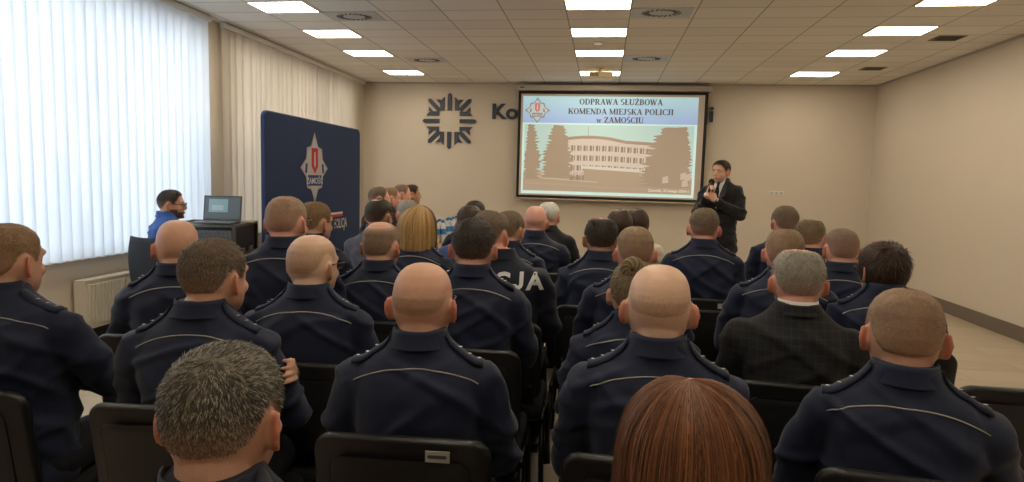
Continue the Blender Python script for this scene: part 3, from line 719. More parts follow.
def hairline(th, front=.072, back=-.04, side=-.012):
    a = np.degrees(np.abs((th+PI) % (2*PI)-PI))       # 0 front..180 back
    return np.interp(a, [0, 38, 55, 66, 80, 88, 97, 108, 122, 140, 180], [front, front-.004, front-.022, .03, side, .012, .03, .018, -.02, back+.006, back])
def hair_short(par, T, H_, lod):
    """hair cap (+ fine strands) grown over the skull"""
    kind = H_.get('k', 'short'); c0, c1 = [np.array(srgb(x)) for x in HC[H_['c']]]; skin = np.array(srgb(SK[H_['skin']]))
    nt, nz = (96, 60) if lod == 0 else ((64, 40) if lod == 1 else (40, 26))
    thk = {'stub': .0006, 'buzz': .0018, 'short': .004, 'med': .008, 'bob': .017}[kind]; thk = H_.get('thk', thk)
    th = np.linspace(0, 2*PI, nt, endpoint=False); zz = np.concatenate([np.linspace(-.085, .09, nz-12), .09+.029*np.sin(np.linspace(0.1, PI/2, 12))])
    TH, ZZ = np.meshgrid(th, zz); P = head_pt(TH.ravel(), ZZ.ravel()); TH = TH.ravel(); ZZ = ZZ.ravel()
    C = np.array([0, -.005, 0.]); Nn = P-C; Nn /= np.linalg.norm(Nn, axis=1)[:, None]
    back = H_.get('back', -.045 if kind != 'bob' else -.075)
    hl = hairline(TH, H_.get('front', .072), back, -.012 if kind != 'bob' else -.05)
    if kind == 'bob': hl = np.minimum(hl, np.interp(np.degrees(np.abs((TH+PI) % (2*PI)-PI)), [0, 60, 75, 180], [.06, .03, -.05, back]))
    m = ZZ-hl
    bald = np.zeros(len(P))
    if 'bald' in H_:      # crown thinning radius
        cx, cy, cz, R = H_['bald']; dd = np.linalg.norm(P-np.array([cx, cy, cz]), axis=1); bald = sm((R*1.25-dd)/(R*.5))
    if 'ftop' in H_: bald = np.maximum(bald, sm((ZZ-H_['ftop']+.03)/.07))
    bs = 1 if 'ftop' in H_ else .55
    g0 = sm(m/(.022 if kind != 'stub' else .05))*(1-bs*bald)
    g = sm(m/(.022 if kind != 'stub' else .05))*(1-bald)
    sidefade = sm((ZZ+.03)/.08) if kind in ('short', 'med') else np.ones(len(P))
    t = -.0035 + g0*(.0045+thk*(.35+.65*sidefade))
    lump = np.array([noise.noise(Vector(p*38)) for p in P])
    t += g*lump*thk*.25
    if 'over' in H_: t += g*H_['over']*sm((P[:, 1])/.08)*sm(ZZ/.08)
    V = P+Nn*t[:, None]
    keep = g0 > .005
    F = []
    for j in range(nz-1):
        b0_ = j*nt; i = np.arange(nt); k = (i+1) % nt
        F.append(np.stack([b0_+i, b0_+k, b0_+nt+k, b0_+nt+i], 1))
    F = np.concatenate(F); F = F[keep[F].any(axis=1)]
    nzz = np.array([noise.noise(Vector((p[0]*70, p[1]*70, p[2]*30))) for p in P])*.5+.5
    colr = c0[None]*(1-nzz[:, None])+c1[None]*nzz[:, None]
    mixs = np.clip((1-g)*.9 + (1-sidefade)*(.45 if kind in ('short',) else .2), 0, 1)
    if kind == 'stub': mixs = np.clip(.62+.5*(1-g), 0, 1)
    if kind == 'buzz': mixs = np.clip(mixs+.12+(1-sm((ZZ+.02)/.1))*.3, 0, 1)
    colr = colr*(1-mixs[:, None])+skin[None]*mixs[:, None]*(.97 if kind == 'stub' else .88)
    Tn = np.array(T); Vw = V@Tn[:3, :3].T+Tn[:3, 3]
    top_c = len(Vw); Vw = np.vstack([Vw, Vw[-nt:].mean(0)[None]]); colr = np.vstack([colr, colr[-nt:].mean(0)[None]])
    if 1-bald[-1] > .1:
        F = np.vstack([F]+[np.array([[(nz-1)*nt+i, (nz-1)*nt+(i+1) % nt, top_c, top_c]]) for i in range(nt)]) if False else F
    used = np.unique(F); remap = -np.ones(len(Vw), int); remap[used] = np.arange(len(used))
    o = mesh_np('hair', Vw[used], remap[F], M_hair, par, True, colr[used])
    # strands
    ns = {0: 15000, 1: 3200, 2: 0}[lod]
    if H_.get('ns'): ns = H_['ns']
    if ns and kind != 'stub':
        A = F[rng.integers(0, len(F), ns)]; uv = rng.random((ns, 2))
        q0, q1, q2, q3 = [V[A[:, k]] for k in range(4)]; gg = g[A].mean(1)
        root_ = (q0*(1-uv[:, :1])+q1*uv[:, :1])*(1-uv[:, 1:])+(q3*(1-uv[:, :1])+q2*uv[:, :1])*uv[:, 1:]
        sel = rng.random(ns) < gg; root_ = root_[sel]; A = A[sel]; n = len(root_)
        nn = root_-C; nn /= np.linalg.norm(nn, axis=1)[:, None]
        cr = np.array([.01, -.05, .1]); away = root_-cr; away[:, 2] -= .04*(root_[:, 2] < .07)
        # on top comb forwards, elsewhere down
        topm = sm((root_[:, 2]-.04)/.05)[:, None]*(root_[:, 1] > -.06)[:, None]
        fl = away*(1-topm)+topm*(np.array([.35*np.sign(.01), 1, .0])[None]*.1+away*.6)
        fl = fl-nn*(fl*nn).sum(1)[:, None]; fl /= (np.linalg.norm(fl, axis=1)[:, None]+1e-6)
        fl += rng.normal(0, .2, fl.shape)
        zf = sm((root_[:, 2]+.04)/.1)
        Ls = {'buzz': .005, 'short': .010, 'med': .016, 'bob': .03}[kind]*(.5+.5*zf)*rng.uniform(.7, 1.3, n)
        lift = {'buzz': .35, 'short': .16, 'med': .08, 'bob': .0}[kind]
        d1 = nn*lift+fl*.8; d1 /= np.linalg.norm(d1, axis=1)[:, None]; d2 = d1+fl*.5-nn*.22; d2 /= np.linalg.norm(d2, axis=1)[:, None]
        wdt = (.0006 if lod == 0 else .0011)*(1.3 if kind != 'buzz' else 1); s_ = np.cross(d1, nn+rng.normal(0, .3, nn.shape)); s_ /= (np.linalg.norm(s_, axis=1)[:, None]+1e-6); s_ *= wdt
        p0 = root_-nn*.001; p1 = p0+d1*(Ls*.5)[:, None]; p2 = p1+d2*(Ls*.5)[:, None]
        Vs = np.stack([p0-s_, p0+s_, p1+s_*.8, p1-s_*.8, p2+s_*.15, p2-s_*.15], 1).reshape(-1, 3)
        o_ = np.arange(n)[:, None]*6; Fs = np.vstack([o_+np.array([0, 1, 2, 3]), o_+np.array([3, 2, 4, 5])])
        rc = rng.random((n, 1))**1.3; cc = c0*(1-rc)+c1*rc
        if H_['c'] == 'salt': 
            wm = rng.random((n, 1)) < .34; cc = np.where(wm, np.array(srgb('8f887c')), c0*(.8+rc*1.2))
        cc = cc*(1-.35*mixs[A].mean(1)[:, None])+skin*.35*mixs[A].mean(1)[:, None]
        Vs = Vs@Tn[:3, :3].T+Tn[:3, 3]
        mesh_np('strands', Vs, Fs, M_hair, o, True, np.repeat(cc, 6, 0))
    return o
def hair_long(par, T, H_, lod):
    """long hair: undersurface + many overlapping locks falling from a parting"""
    c0, c1 = [np.array(srgb(x)) for x in HC[H_['c']]]; Lh = H_.get('len', .3); ns = H_.get('ns', 2600 if lod == 0 else 700)
    part = H_.get('part', (0, -.02, .128)); Rx = H_.get('rx', .108); nseg = 16
    th = rng.uniform(-PI, PI, ns); a = np.degrees(np.abs(th))
    th = np.where(a < 52, np.sign(th)*np.radians(52+rng.uniform(0, 20, ns)), th)
    s0 = rng.uniform(0, .35, ns); lay = rng.random(ns)
    pts = []
    ph = rng.uniform(0, 6.28, ns); wv = rng.normal(0, 1, ns)
    clump = np.array([noise.noise(Vector((t*5, .3, 0))) for t in th])
    for k in range(nseg+1):
        s = s0+(1-s0)*k/nseg                     # arc parameter
        q = s*(.19+Lh)                            # length along lock
        ang = np.minimum(q/.135, PI/2*1.04)          # over the crown
        rr = np.sin(np.minimum(ang, PI/2)); zt_ = .134*np.cos(np.minimum(ang, PI/2))
        z = np.where(q < .14*PI/2*.96, zt_+0, -(q-.14*PI/2*.96))
        drop = np.clip(-z, 0, 1)
        thc = th+.09*s*wv*np.sin(ph)
        R = (Rx-.003+.009*lay)*(1+drop*.22 - .9*np.clip(drop-.1, 0, 1)**2)
        x = R*rr*np.sin(thc)+part[0]*(1-rr); y = -.008+(R*1.1)*rr*np.cos(thc)*np.where(np.cos(thc) > 0, .98, 1.0)+part[1]*(1-rr)
        x = x+(.0015+.0045*drop/.2)*np.sin(ph+q*14+clump*6)+clump*.006*rr+.004*rr*np.sin(ph*3+q*5); y = y+.004*drop/.2*np.cos(ph+q*11)
        end = np.clip((s-.82)/.18, 0, 1); x = x*(1-.07*end*(1+wv*.3))
        pts.append(np.stack([x, y, z+(-.002+.003*lay)+.003*wv*(q > .3)*.5], 1))
    P = np.stack(pts, 1)            # ns, nseg+1, 3
    D = np.gradient(P, axis=1); Cc = np.array([0, -.01, -.02]); O = P-Cc; O[:, :, 2] *= .3
    S_ = np.cross(D, O); S_ /= (np.linalg.norm(S_, axis=2)[:, :, None]+1e-9)
    w0 = H_.get('w', .0016 if lod == 0 else .0035); tp = np.concatenate([np.linspace(.5, 1, 4), np.ones(nseg-6), np.linspace(1, .3, 3)])[:nseg+1]
    S_ = S_*(w0*tp)[None, :, None]*rng.uniform(.5, 1.4, ns)[:, None, None]
    V = np.stack([P-S_, P+S_], 2).reshape(-1, 3); base = (np.arange(ns)*(nseg+1)*2)[:, None, None]; k = np.arange(nseg)[None, :, None]*2
    F = (base+k+np.array([0, 1, 3, 2])[None, None]).reshape(-1, 4)
    rc = np.clip(.42+.45*clump+rng.normal(0, .3, ns), 0, 1.25)[:, None]*.85+.15*lay[:, None]; cc = c0*(1-rc)+c1*rc
    cc = np.repeat(cc, (nseg+1)*2, 0)
    Tn = np.array(T)
    # under surface
    nt, nz = 48, 24; mbv = []; cu = []
    for j in range(nz+1):
        q = (.19+Lh)*.97*(j+.02)/(nz+.02); ang = min(q/.135, PI/2)
        rr = math.sin(ang); z = .131*math.cos(ang) if q < .14*PI/2*.96 else -(q-.14*PI/2*.96); drop = max(0, -z)
        R = (Rx-.0045)*(1+drop*.22-.9*max(0, drop-.1)**2)
        for i in range(nt):
            t = -PI+2*PI*i/nt
            if abs(math.degrees(t)) < 50: t = math.copysign(math.radians(50), t)
            mbv.append((R*rr*math.sin(t)+part[0]*(1-rr), -.008+R*1.1*rr*math.cos(t)*(.97 if math.cos(t) > 0 else 1)+part[1]*(1-rr), z))
    mbv = np.array(mbv); Fu = [(j*nt+i, j*nt+(i+1) % nt, (j+1)*nt+(i+1) % nt, (j+1)*nt+i) for j in range(nz) for i in range(nt)
           if not (j > 8 and abs(-180+360*(i+.5)/nt) < 50)]
    o = mesh_np('hair', mbv@Tn[:3, :3].T+Tn[:3, 3], Fu, M_long, par, True, np.repeat((c0*.75)[None], len(mbv), 0))
    mesh_np('strands', V@Tn[:3, :3].T+Tn[:3, 3], F, M_long, o, True, cc)
    return o
def bun(par, T, H_):
    c0, c1 = [np.array(srgb(x)) for x in HC[H_['c']]]; bc = H_.get('bun', (-.01, -.075, .125)); mb = MB()
    mb.ell(bc, (.038, .03, .036), 18, 12, T)
    o = mb.build('hair_bun', M_hair, par, True); set_col(o.data, np.repeat((c0*.7)[None], len(o.data.vertices), 0))
    mb = MB(); n = 26; cl = []
    for i in range(n):
        a0 = 2*PI*i/n; pts = []
        for k in range(14):
            t = k/13; a = a0+t*2.2; rr = .041*math.sin(.15+t*2.4); zz = math.cos(.15+t*2.4)
            pts.append((bc[0]+rr*math.cos(a), bc[1]-.033*zz, bc[2]+rr*math.sin(a)))
        mb.tube(pts, [.0015+.0032*math.sin(PI*(k+.5)/14) for k in range(14)], 5, T)
        cl += [c0*(1-i % 3/2)+c1*(i % 3/2)]*(14*5)
    o2 = mb.build('bun_strands', M_hair, o, True); set_col(o2.data, np.array(cl))
def glasses(par, T):
    mb = MB(); 
    for s in (-1, 1):
        mb.tube([(s*.076, -.022, -.006), (s*.084, -.012, .012), (s*.083, .03, .013), (s*.078, .09, .012), (s*.07, .108, .01)], .0022, 6, T)
        mb.tube([(s*(.036+.029*math.cos(a)), .113-.004*abs(math.cos(a)), .001+.021*math.sin(a)) for a in np.linspace(0, 2*PI, 17)[:-1]], .002, 6, T, closed=True)
    mb.tube([(-.009, .114, .006), (.009, .114, .006)], .002, 6, T)
    o = mb.build('glasses', M_spec, par, True)
    g = MB()
    for s in (-1, 1):
        q = [(s*(.036+.028*math.cos(a)), .112, .001+.02*math.sin(a)) for a in np.linspace(0, 2*PI, 17)[:-1]]
        g.add(q, [tuple(range(16))], T)
    g.build('lens', M_lens, o, fixn=False)
    return o

def project_patch(bvh, pts, dirv, off, default=None):
    out = []
    for p in pts:
        h = bvh.ray_cast(Vector(p), Vector(dirv))
        out.append(h[0]+h[1]*off if h[0] else None)
    return out

def body_color(V, T, skin, nrm=None, brow='3a2c20', red=1.0, beard=False):
    Ti = np.array(T.inverted()); L_ = V@Ti[:3, :3].T+Ti[:3, 3]
    c = np.repeat(np.array(srgb(skin))[None], len(V), 0)
    x, y, z = np.abs(L_[:, 0]), L_[:, 1], L_[:, 2]; hd = (z > -.13)
    def blend(mask, hexc, k=1.0):
        m = (np.clip(mask, 0, 1)*k*hd)[:, None]; c[:] = c*(1-m)+np.array(srgb(hexc))*m
    blend(sm((x-.082)/.008)*(z < .03)*(z > -.06), 'c4604c', .55*red)
    blend(np.exp(-((z+.063)/.007)**4)*(x < .024)*(y > .085), 'a85a4c', .8)
    blend(np.exp(-((z-.027)/.006)**4)*(x > .01)*(x < .052)*(y > .07), brow, .8)
    e = ((x-.03)/.0125)**2+((z-.004)/.0055)**2
    blend((e < 1)*(y > .07)*1., 'cfc6bc', .9); blend((((x-.03)/.005)**2+((z-.004)/.005)**2 < 1)*(y > .07)*1., '2a2420', 1)
    blend((z < -.045)*(y > .03)*sm((-.045-z)/.03), '8f7568', .25*(red > .9))
    if beard: blend(np.maximum(sm((-.05-z)/.012)*(y > .0), sm((-.03-z)/.01)*(y > .0)*(y < .055)*(z > -.06))*(1-np.exp(-((z+.064)/.006)**4)*(x < .022)), '241b15', .85)
    return c

SPECS = []
def person(label, cx, top, d, hy=0, by=0, cloth='uniform', hair=None, skin='warm', lod=1, wd=1.0, pose='lap', gl=False, tilt=0, hs=1.0, side=0, roll=0, woman=False, mark=None, group=None, chair=True, epaul=True, chair_rz=None, lean=0.0, ab=False):
    hd_ = at(cx, top, d); Ht = float(hd_[2])
    if not ab:      # people sit turned towards the screen
        vt = math.degrees(math.atan2(hd_[0], hd_[1])); hy += vt*.85; by += vt*.6
    rz = -math.radians(by)
    hc = Vector((side, .02+lean, Ht-.1195*hs))
    off = Matrix.Rotation(rz, 3, 'Z') @ Vector((hc.x, hc.y, 0))
    root = empty('person', (hd_[0]-off.x, hd_[1]-off.y, 0), rz, label, 'person', group)
    HT = Matrix.Translation(hc) @ Matrix.Rotation(-math.radians(hy-by), 4, 'Z') @ Matrix.Rotation(math.radians(-tilt), 4, 'X') @ Matrix.Rotation(math.radians(roll), 4, 'Y') @ Matrix.Scale(hs, 4)
    stand = pose == 'mic'
    wd_ = wd*(.82 if woman else .87)
    Tz = Ht-(.275 if not woman else .265)
    sh = {s: Vector((s*.19*wd_, -.03, Tz-.054)) for s in (-1, 1)}
    hipz = .53 if not stand else .95
    J = {}
    for s in (-1, 1):
        if pose == 'lap': el, wr = Vector((s*.255*wd_, .045, Tz-.29)), Vector((s*.10, .29, hipz+.12))
        elif pose == 'crossed': el, wr = Vector((s*.26*wd_, .1, Tz-.26)), Vector((-s*.03, .24, Tz-.25+.035*s))
        elif pose == 'tuck': el, wr = Vector((s*.275*wd_, .06, Tz-.27)), Vector((-s*.02, .25, Tz-.27+.03*s))
        elif pose == 'mic': el, wr = Vector((s*.235, .03, Tz-.29)), Vector((s*.045, .27, Tz-.09-.05*(s < 0)))
        J[s] = (sh[s], el, wr)
    if stand: legs = {s: (Vector((s*.1, -.0, .92)), Vector((s*.11, .02, .5)), Vector((s*.12, -.03, .09))) for s in (-1, 1)}
    else: legs = {s: (Vector((s*.1, .0, .535)), Vector((s*.15, .42, .52)), Vector((s*.15, .40, .09))) for s in (-1, 1)}
    vb = {0: .0052, 1: .0072, 2: .0085}[lod]
    # ---- body (one surface)
    mb = MB(); head_mb(mb, HT, woman)
    nr = .047 if woman else .057
    mb.capsule((0, -.025, Tz+.02), hc+Vector((0, -.028, -.04)), nr+.003, nr, 18)
    def torso(mb, g):
        z0 = hipz-.1; k = (Tz-z0); st = stand
        prof = [(z0, .165, -.13, .12), (z0+.05, .19, -.15, .14), (z0+.15, .183, -.145, .15), (z0+.5*k, .178, -.15, .15), (z0+.75*k, .193, -.163, .14), (Tz-.07, .2, -.155, .12), (Tz-.02, .195, -.137, .1),
                (Tz+.012, .165, -.118, .08), (Tz+.035, .125, -.103, .065), (Tz+.06, .09, -.093, .055), (Tz+.085, .072, -.088, .05), (Tz+.1, .066, -.085, .045)]
        if st: prof = [(z0, .165, -.12, .11), (z0+.1, .175, -.12, .12), (z0+.5*k, .165, -.11, .13), (z0+.8*k, .185, -.12, .13)]+prof[5:]
        n = 32; rings = []
        fine = []
        for i in range(len(prof)-1):
            for j in range(3): t = j/3; fine.append([prof[i][m]*(1-t)+prof[i+1][m]*t for m in range(4)])
        fine.append(prof[-1])
        for z, hw, yb, yf in fine:
            w_ = wd_ if z < Tz+.0 else wd_+(1-wd_)*min(1, (z-Tz)/.09)
            if woman and z < Tz-.1: w_ *= .97
            rings.append(superring(z, hw*w_+g, yb*min(1.1, max(w_, .93))-g, yf*w_+g))
        mb.loft(rings)
    torso(mb, -.016)
    for s in (-1, 1):
        a, e, w = J[s]
        mb.capsule(a, e, .046, .037); mb.capsule(e, w, .036, .025)
        hp, kn_, an = legs[s]
        mb.capsule(hp, kn_, .075, .052); mb.capsule(kn_, an, .05, .035)
        hs_ = .93 if woman else 1
        if pose == 'mic':
            if s == 1: hand_mb(mb, w, (-.35, .3, .75), (.75, .6, -.1), -1, .75, hs_)
            else: hand_mb(mb, w, (.45, .35, .6), (-.7, .7, 0), 1, .75, hs_)
        elif pose == 'lap': hand_mb(mb, w, (-s*.35, .8, -.35), (s*.25, .3, .9), -s, .35, hs_)
        elif pose == 'tuck' and s == -1: hand_mb(mb, (.225*wd_/.87, .085, Tz-.15), (.42, -.85, .28), (.9, .42, .1), -1, .38, 1.0); mb.capsule(w, (.225*wd_/.87, .085, Tz-.15), .03, .028)
        else: hand_mb(mb, w, (-s*.9, -.15, .1), (0, .8, .3), s, .4, hs_)
        mb.ell((an.x, an.y+.07, .045), (.038, .11, .035))
    me = remesh(mb, vb, 2 if lod else 3, .5)
    set_col(me, body_color(verts(me), HT, SK[skin], None, HC[hair['c']][0] if hair else '6b5238', .4 if woman else 1, label.startswith('bearded')))
    obj_from(me, 'body', M_skin, root)
    # ---- garments
    cm = {'uniform': M_navy, 'jacket': M_navyj, 'police': M_navyj, 'royal': M_royal, 'blue': M_bluew, 'grey': M_grey, 'suit': M_suit, 'plaid': M_plaid, 'cream': M_cream, 'dark': M_suit}[cloth]
    nm = {'uniform': 'uniform_shirt', 'jacket': 'uniform_shirt', 'police': 'uniform_jacket', 'suit': 'suit_jacket', 'plaid': 'blazer', 'cream': 'sweater', 'dark': 'jacket', 'grey': 'shirt', 'royal': 'shirt', 'blue': 'shirt'}[cloth]
    mb = MB(); torso(mb, .004)
    for s in (-1, 1):
        a, e, w = J[s]; w2 = e+(w-e)*.93
        mb.capsule(a+Vector((-s*.03, 0, .012)), a, .06, .062)
        mid = a+(e-a)*.5+Vector((s*.006, -.004, 0))
        mb.capsule(a, mid, .062, .061); mb.capsule(mid, e, .062, .055); mb.capsule(e, w2, .054, .036)
        if cloth in ('jacket', 'police', 'suit', 'plaid'): mb.capsule(a, e, .07, .06)
    if stand:   # jacket skirt and lapels
        mb.loft([superring(z, hw, yb, yf) for z, hw, yb, yf in ((.78, .2, -.15, .15), (.9, .195, -.14, .15), (1.05, .18, -.12, .14), (1.2, .185, -.12, .14))])
    vg = {0: .008, 1: .0105, 2: .014}[lod]
    me = remesh(mb, vg, 5 if lod < 2 else 3, .5)
    V = verts(me); Nn = norms(me); sd = random.random()*50
    def fold(p):
        x, y, z = p
        a = noise.noise(Vector((x*5+z*7+sd, y*4, z*3))); b2 = noise.noise(Vector((x*5-z*8+sd*2, y*6, z*5+3)))
        c_ = noise.noise(Vector((x*16, y*14+sd, z*11))); e_ = noise.noise(Vector((x*3, y*3+sd, z*26)))
        low = max(0, min(1, (Tz-.12-z)/.2)); up = 1-.75*max(0, min(1, (z-(Tz-.02))/.06))
        return ((1-min(1, abs(a)*4))*.011+(1-min(1, abs(b2)*4))*.009+c_*.003+e_*.008*low-.004)*up
    fd = np.array([fold(p) for p in V])
    V2 = V+Nn*fd[:, None]; me.vertices.foreach_set('co', V2.astype(np.float32).ravel()); me.update()
    g = obj_from(me, nm, cm, root)
    bvh = BVHTree.FromObject(g, bpy.context.evaluated_depsgraph_get()) if False else BVHTree.FromPolygons([tuple(v) for v in V2], [tuple(p.vertices) for p in me.polygons])
    # collar
    if stand:
        rs = []
        for f, r_ in ((0, 1.2), (.6, 1.08), (1, 1.05), (1, 1.0), (0, 1.1)):
            rs.append([(.0735*r_*math.cos(a), -.026+.07*r_*math.sin(a), Tz+.052+f*.04) for a in np.radians(np.linspace(140, 400, 24))])
        MB().loft([list(q) for q in zip(*rs)]).build('collar', cm, g, True)
    elif cloth != 'cream':
        mb = MB(); hcol = .048 if cloth in ('uniform', 'jacket', 'police', 'royal', 'blue', 'grey') else .036
        outer, inner = [], []; rs = []
        for (f, r_) in ((0, 1.16), (.35, 1.06), (.75, 1.0), (1, .98), (1, .93), (.5, .93), (0, 1.02)):
            ring = []
            for k in range(36):
                a = 2*PI*k/36; y = math.sin(a); zc_ = Tz+.058-.02*(y > 0)*y+f*hcol*(1-.25*max(0, y))
                ring.append((.0735*r_*math.cos(a)*(1 if not woman else .87), -.026+(.07*r_)*y*(1 if not woman else .87), zc_))
            rs.append(ring)
        mb.loft(rs+[rs[0]], cap=False); mb.build('collar', cm, g, True)
    if cloth in ('suit', 'plaid'):
        mb = MB(); rs = []
        for z, r_ in ((Tz+.07, .93), (Tz+.105, .9), (Tz+.105, .86), (Tz+.07, .88)):
            rs.append([(.0735*r_*math.cos(2*PI*k/36), -.026+.07*r_*math.sin(2*PI*k/36), z-.02*max(0, math.sin(2*PI*k/36))) for k in range(36)])
        mb.loft(rs+[rs[0]], cap=False); mb.build('shirt_collar', M_shirt, root, True)
    if cloth in ('uniform', 'jacket') and lod < 3:
        # pale piping over the back yoke
        for half in ((-1, 1),):
            pts = []; n = 31
            for i in range(n):
                u = -1+2*i/(n-1); x = u*.187*wd_; z = Tz+.012-.045*abs(u)**2.2
                h = bvh.ray_cast(Vector((x, -.6, z)), Vector((0, 1, 0)))
                if h[0]: pts.append(h[0]+h[1]*.001)
            if len(pts) > 5: MB().tube(pts, .0018 if lod == 0 else .0024, 6).build('piping', M_pipe, g, True)
        if epaul:
            for s in (-1, 1):
                top_, n = [], 9
                for i in range(n):
                    x = s*(.085+.115*i/(n-1))*wd_; row = []
                    hw_ = .021+.006*i/(n-1)
                    for v_ in (-1, -.4, .4, 1):
                        h = bvh.ray_cast(Vector((x, -.035+v_*hw_, Ht+.2)), Vector((0, 0, -1)))
                        z_ = h[0].z if h[0] and abs(h[0].z-Tz) < .12 else (top_[-1][0][2]-.004 if top_ else Tz)
                        row.append((x, -.035+v_*hw_, z_+.009))
                    zm = max(r[2] for r in row); row = [(r[0], r[1], zm-.006*(1 if k in (0, 3) else 0)) for k, r in enumerate(row)]
                    top_.append(row)
                rings = [row+[(r[0], r[1], r[2]-.009) for r in row[::-1]] for row in top_]
                ep = MB().loft(rings).build('epaulette', cm, g, True)
                if lod < 2:
                    st = MB()
                    for k in range(2 if lod else 3):
                        i = 4+k if lod else 3+k*2
                        c_ = Vector(top_[i][1])+Vector((0, .008, .0015)); pp_ = [(0.007*(1 if j % 2 == 0 else .45)*math.cos(2*PI*j/10), .007*(1 if j % 2 == 0 else .45)*math.sin(2*PI*j/10)) for j in range(10)]
                        st.add([(c_.x+a, c_.y+b2, c_.z+.002) for a, b2 in pp_]+[(c_.x, c_.y, c_.z+.004)], [(j, (j+1) % 10, 10) for j in range(10)])
                    st.build('rank_star', M_star, ep, fixn=False)
    if mark:
        tm = MB(); xo = 0; chh = .079
        for part_ in ('POLIC', None, 'A'):
            if part_:
                q = text_mb(part_, .108, 0, .004); x0_ = min(v[0] for v in q.v); q.v = [(v[0]-x0_+xo, v[1], v[2]) for v in q.v]
            else:
                q = MB(); st_ = .018; R_ = .024
                q.add([(xo+2*R_-st_, 0, R_), (xo+2*R_, 0, R_), (xo+2*R_, 0, chh), (xo+2*R_-st_, 0, chh)], [(0, 1, 2, 3)])
                for k in range(8):
                    a0_, a1_ = PI+PI*k/8, PI+PI*(k+1)/8
                    q.add([(xo+R_+rr*math.cos(a), 0, R_+rr*math.sin(a)) for rr, a in ((R_, a0_), (R_, a1_), (R_-st_, a1_), (R_-st_, a0_))], [(0, 1, 2, 3)])
            tm.add(q.v, q.f); xo = max(v[0] for v in q.v)+.012
        tm.v = [(v[0]-xo/2, v[1], v[2]) for v in tm.v]
        import bmesh
        me2 = tm.mesh(); bm = bmesh.new(); bm.from_mesh(me2); bmesh.ops.triangulate(bm, faces=bm.faces); bmesh.ops.subdivide_edges(bm, edges=[e for e in bm.edges if e.calc_length() > .02], cuts=1); bm.to_mesh(me2); bm.free()
        v2 = []
        for v_ in me2.vertices:
            h = bvh.ray_cast(Vector((v_.co.x, -.7, v_.co.z+Tz-.075)), Vector((0, 1, 0)))
            v2.append((v_.co.x, (h[0].y if h[0] else -.16)-.006, v_.co.z+Tz-.075))
        for v_, p in zip(me2.vertices, v2): v_.co = p
        obj_from(me2, 'back_lettering', M_mark, g)
    # trousers
    mb = MB()
    for s in (-1, 1):
        hp, kn_, an = legs[s]
        mb.capsule(hp, kn_, .1, .07); mb.capsule(kn_, an+Vector((0, 0, .02)), .068, .055)
    if stand: mb.loft([superring(z, .165, -.115, .12) for z in (.82, .9, 1.0, 1.08)])
    else: mb.loft([superring(z, .18, -.14, .16) for z in (.445, .47, .53, .6)])
    me = remesh(mb, .014 if lod else .011, 4)
    tr = obj_from(me, 'trousers', M_trous if cloth != 'suit' else M_suit, root)
    for s in (-1, 1):
        an = legs[s][2]
        me = MB().ell((an.x, an.y+.07, .05), (.046, .13, .05)).box((an.x-.04, an.y-.05, 0), (an.x+.04, an.y+.18, .02)); me.build('shoe', M_shoe, root, True)
    if stand:   # shirt front, tie, cuffs
        rows_ = []
        for i in range(15):
            z = Tz+.1-.33*i/14; hw_ = .062*(1-i/14)+.003; row = []
            for k in range(9):
                x = hw_*(-1+k/4); h = bvh.ray_cast(Vector((x, .8, z)), Vector((0, -1, 0))); row.append((x, max((h[0].y if h[0] else .05), .045)+.007, z))
            rows_.append(row)
        MB().loft(rows_, cap=False, closed=False).build('shirt_front', M_shirt, root, True)
        for s_ in (-1, 1):
            lp_ = []
            for i in range(12):
                z = Tz+.085-.33*i/11; x0_ = s_*(.062*(1-i/11)+.004); row = []
                for f_ in (0, .5, 1):
                    x = x0_+s_*f_*.05*math.sin(PI*(i+1.2)/13.5); h = bvh.ray_cast(Vector((x, .8, z)), Vector((0, -1, 0))); row.append((x, max((h[0].y if h[0] else .05), .04)+.013, z))
                lp_.append(row)
            MB().loft(lp_, cap=False, closed=False).build('lapel', mat('satin_suit', '1b1c22', .5), g, True)
        tie = []
        for z in (Tz+.085, Tz+.06, Tz+.03, Tz, Tz-.05, -.1+Tz, -.15+Tz, -.21+Tz):
            h = bvh.ray_cast(Vector((0, .8, z)), Vector((0, -1, 0))); w_ = .017 if z > Tz+.04 else (.014 if z > Tz-.02 else .024)
            y = max((h[0].y if h[0] else .06), .05)+.018; tie.append([(-w_, y-.006, z), (w_, y-.006, z), (w_, y, z), (-w_, y, z)])
        MB().loft(tie).build('tie', M_suit, root)
        for s in (-1, 1):
            a, e, w = J[s]; dd = (w-e).normalized(); MB().tube([w-dd*.045, w-dd*.005], [.033, .032], 14).build('cuff', M_shirt, root, True)
    if hair:
        hair = dict(hair); hair['skin'] = skin
        if hair['k'] == 'long': hair_long(root, HT, hair, lod)
        else:
            hair_short(root, HT, hair, lod)
            if 'bun' in hair: bun(root, HT, hair)
    if gl: glasses(root, HT)
    SPECS.append((root, d, by, chair, label, chair_rz))
    return root, HT, J

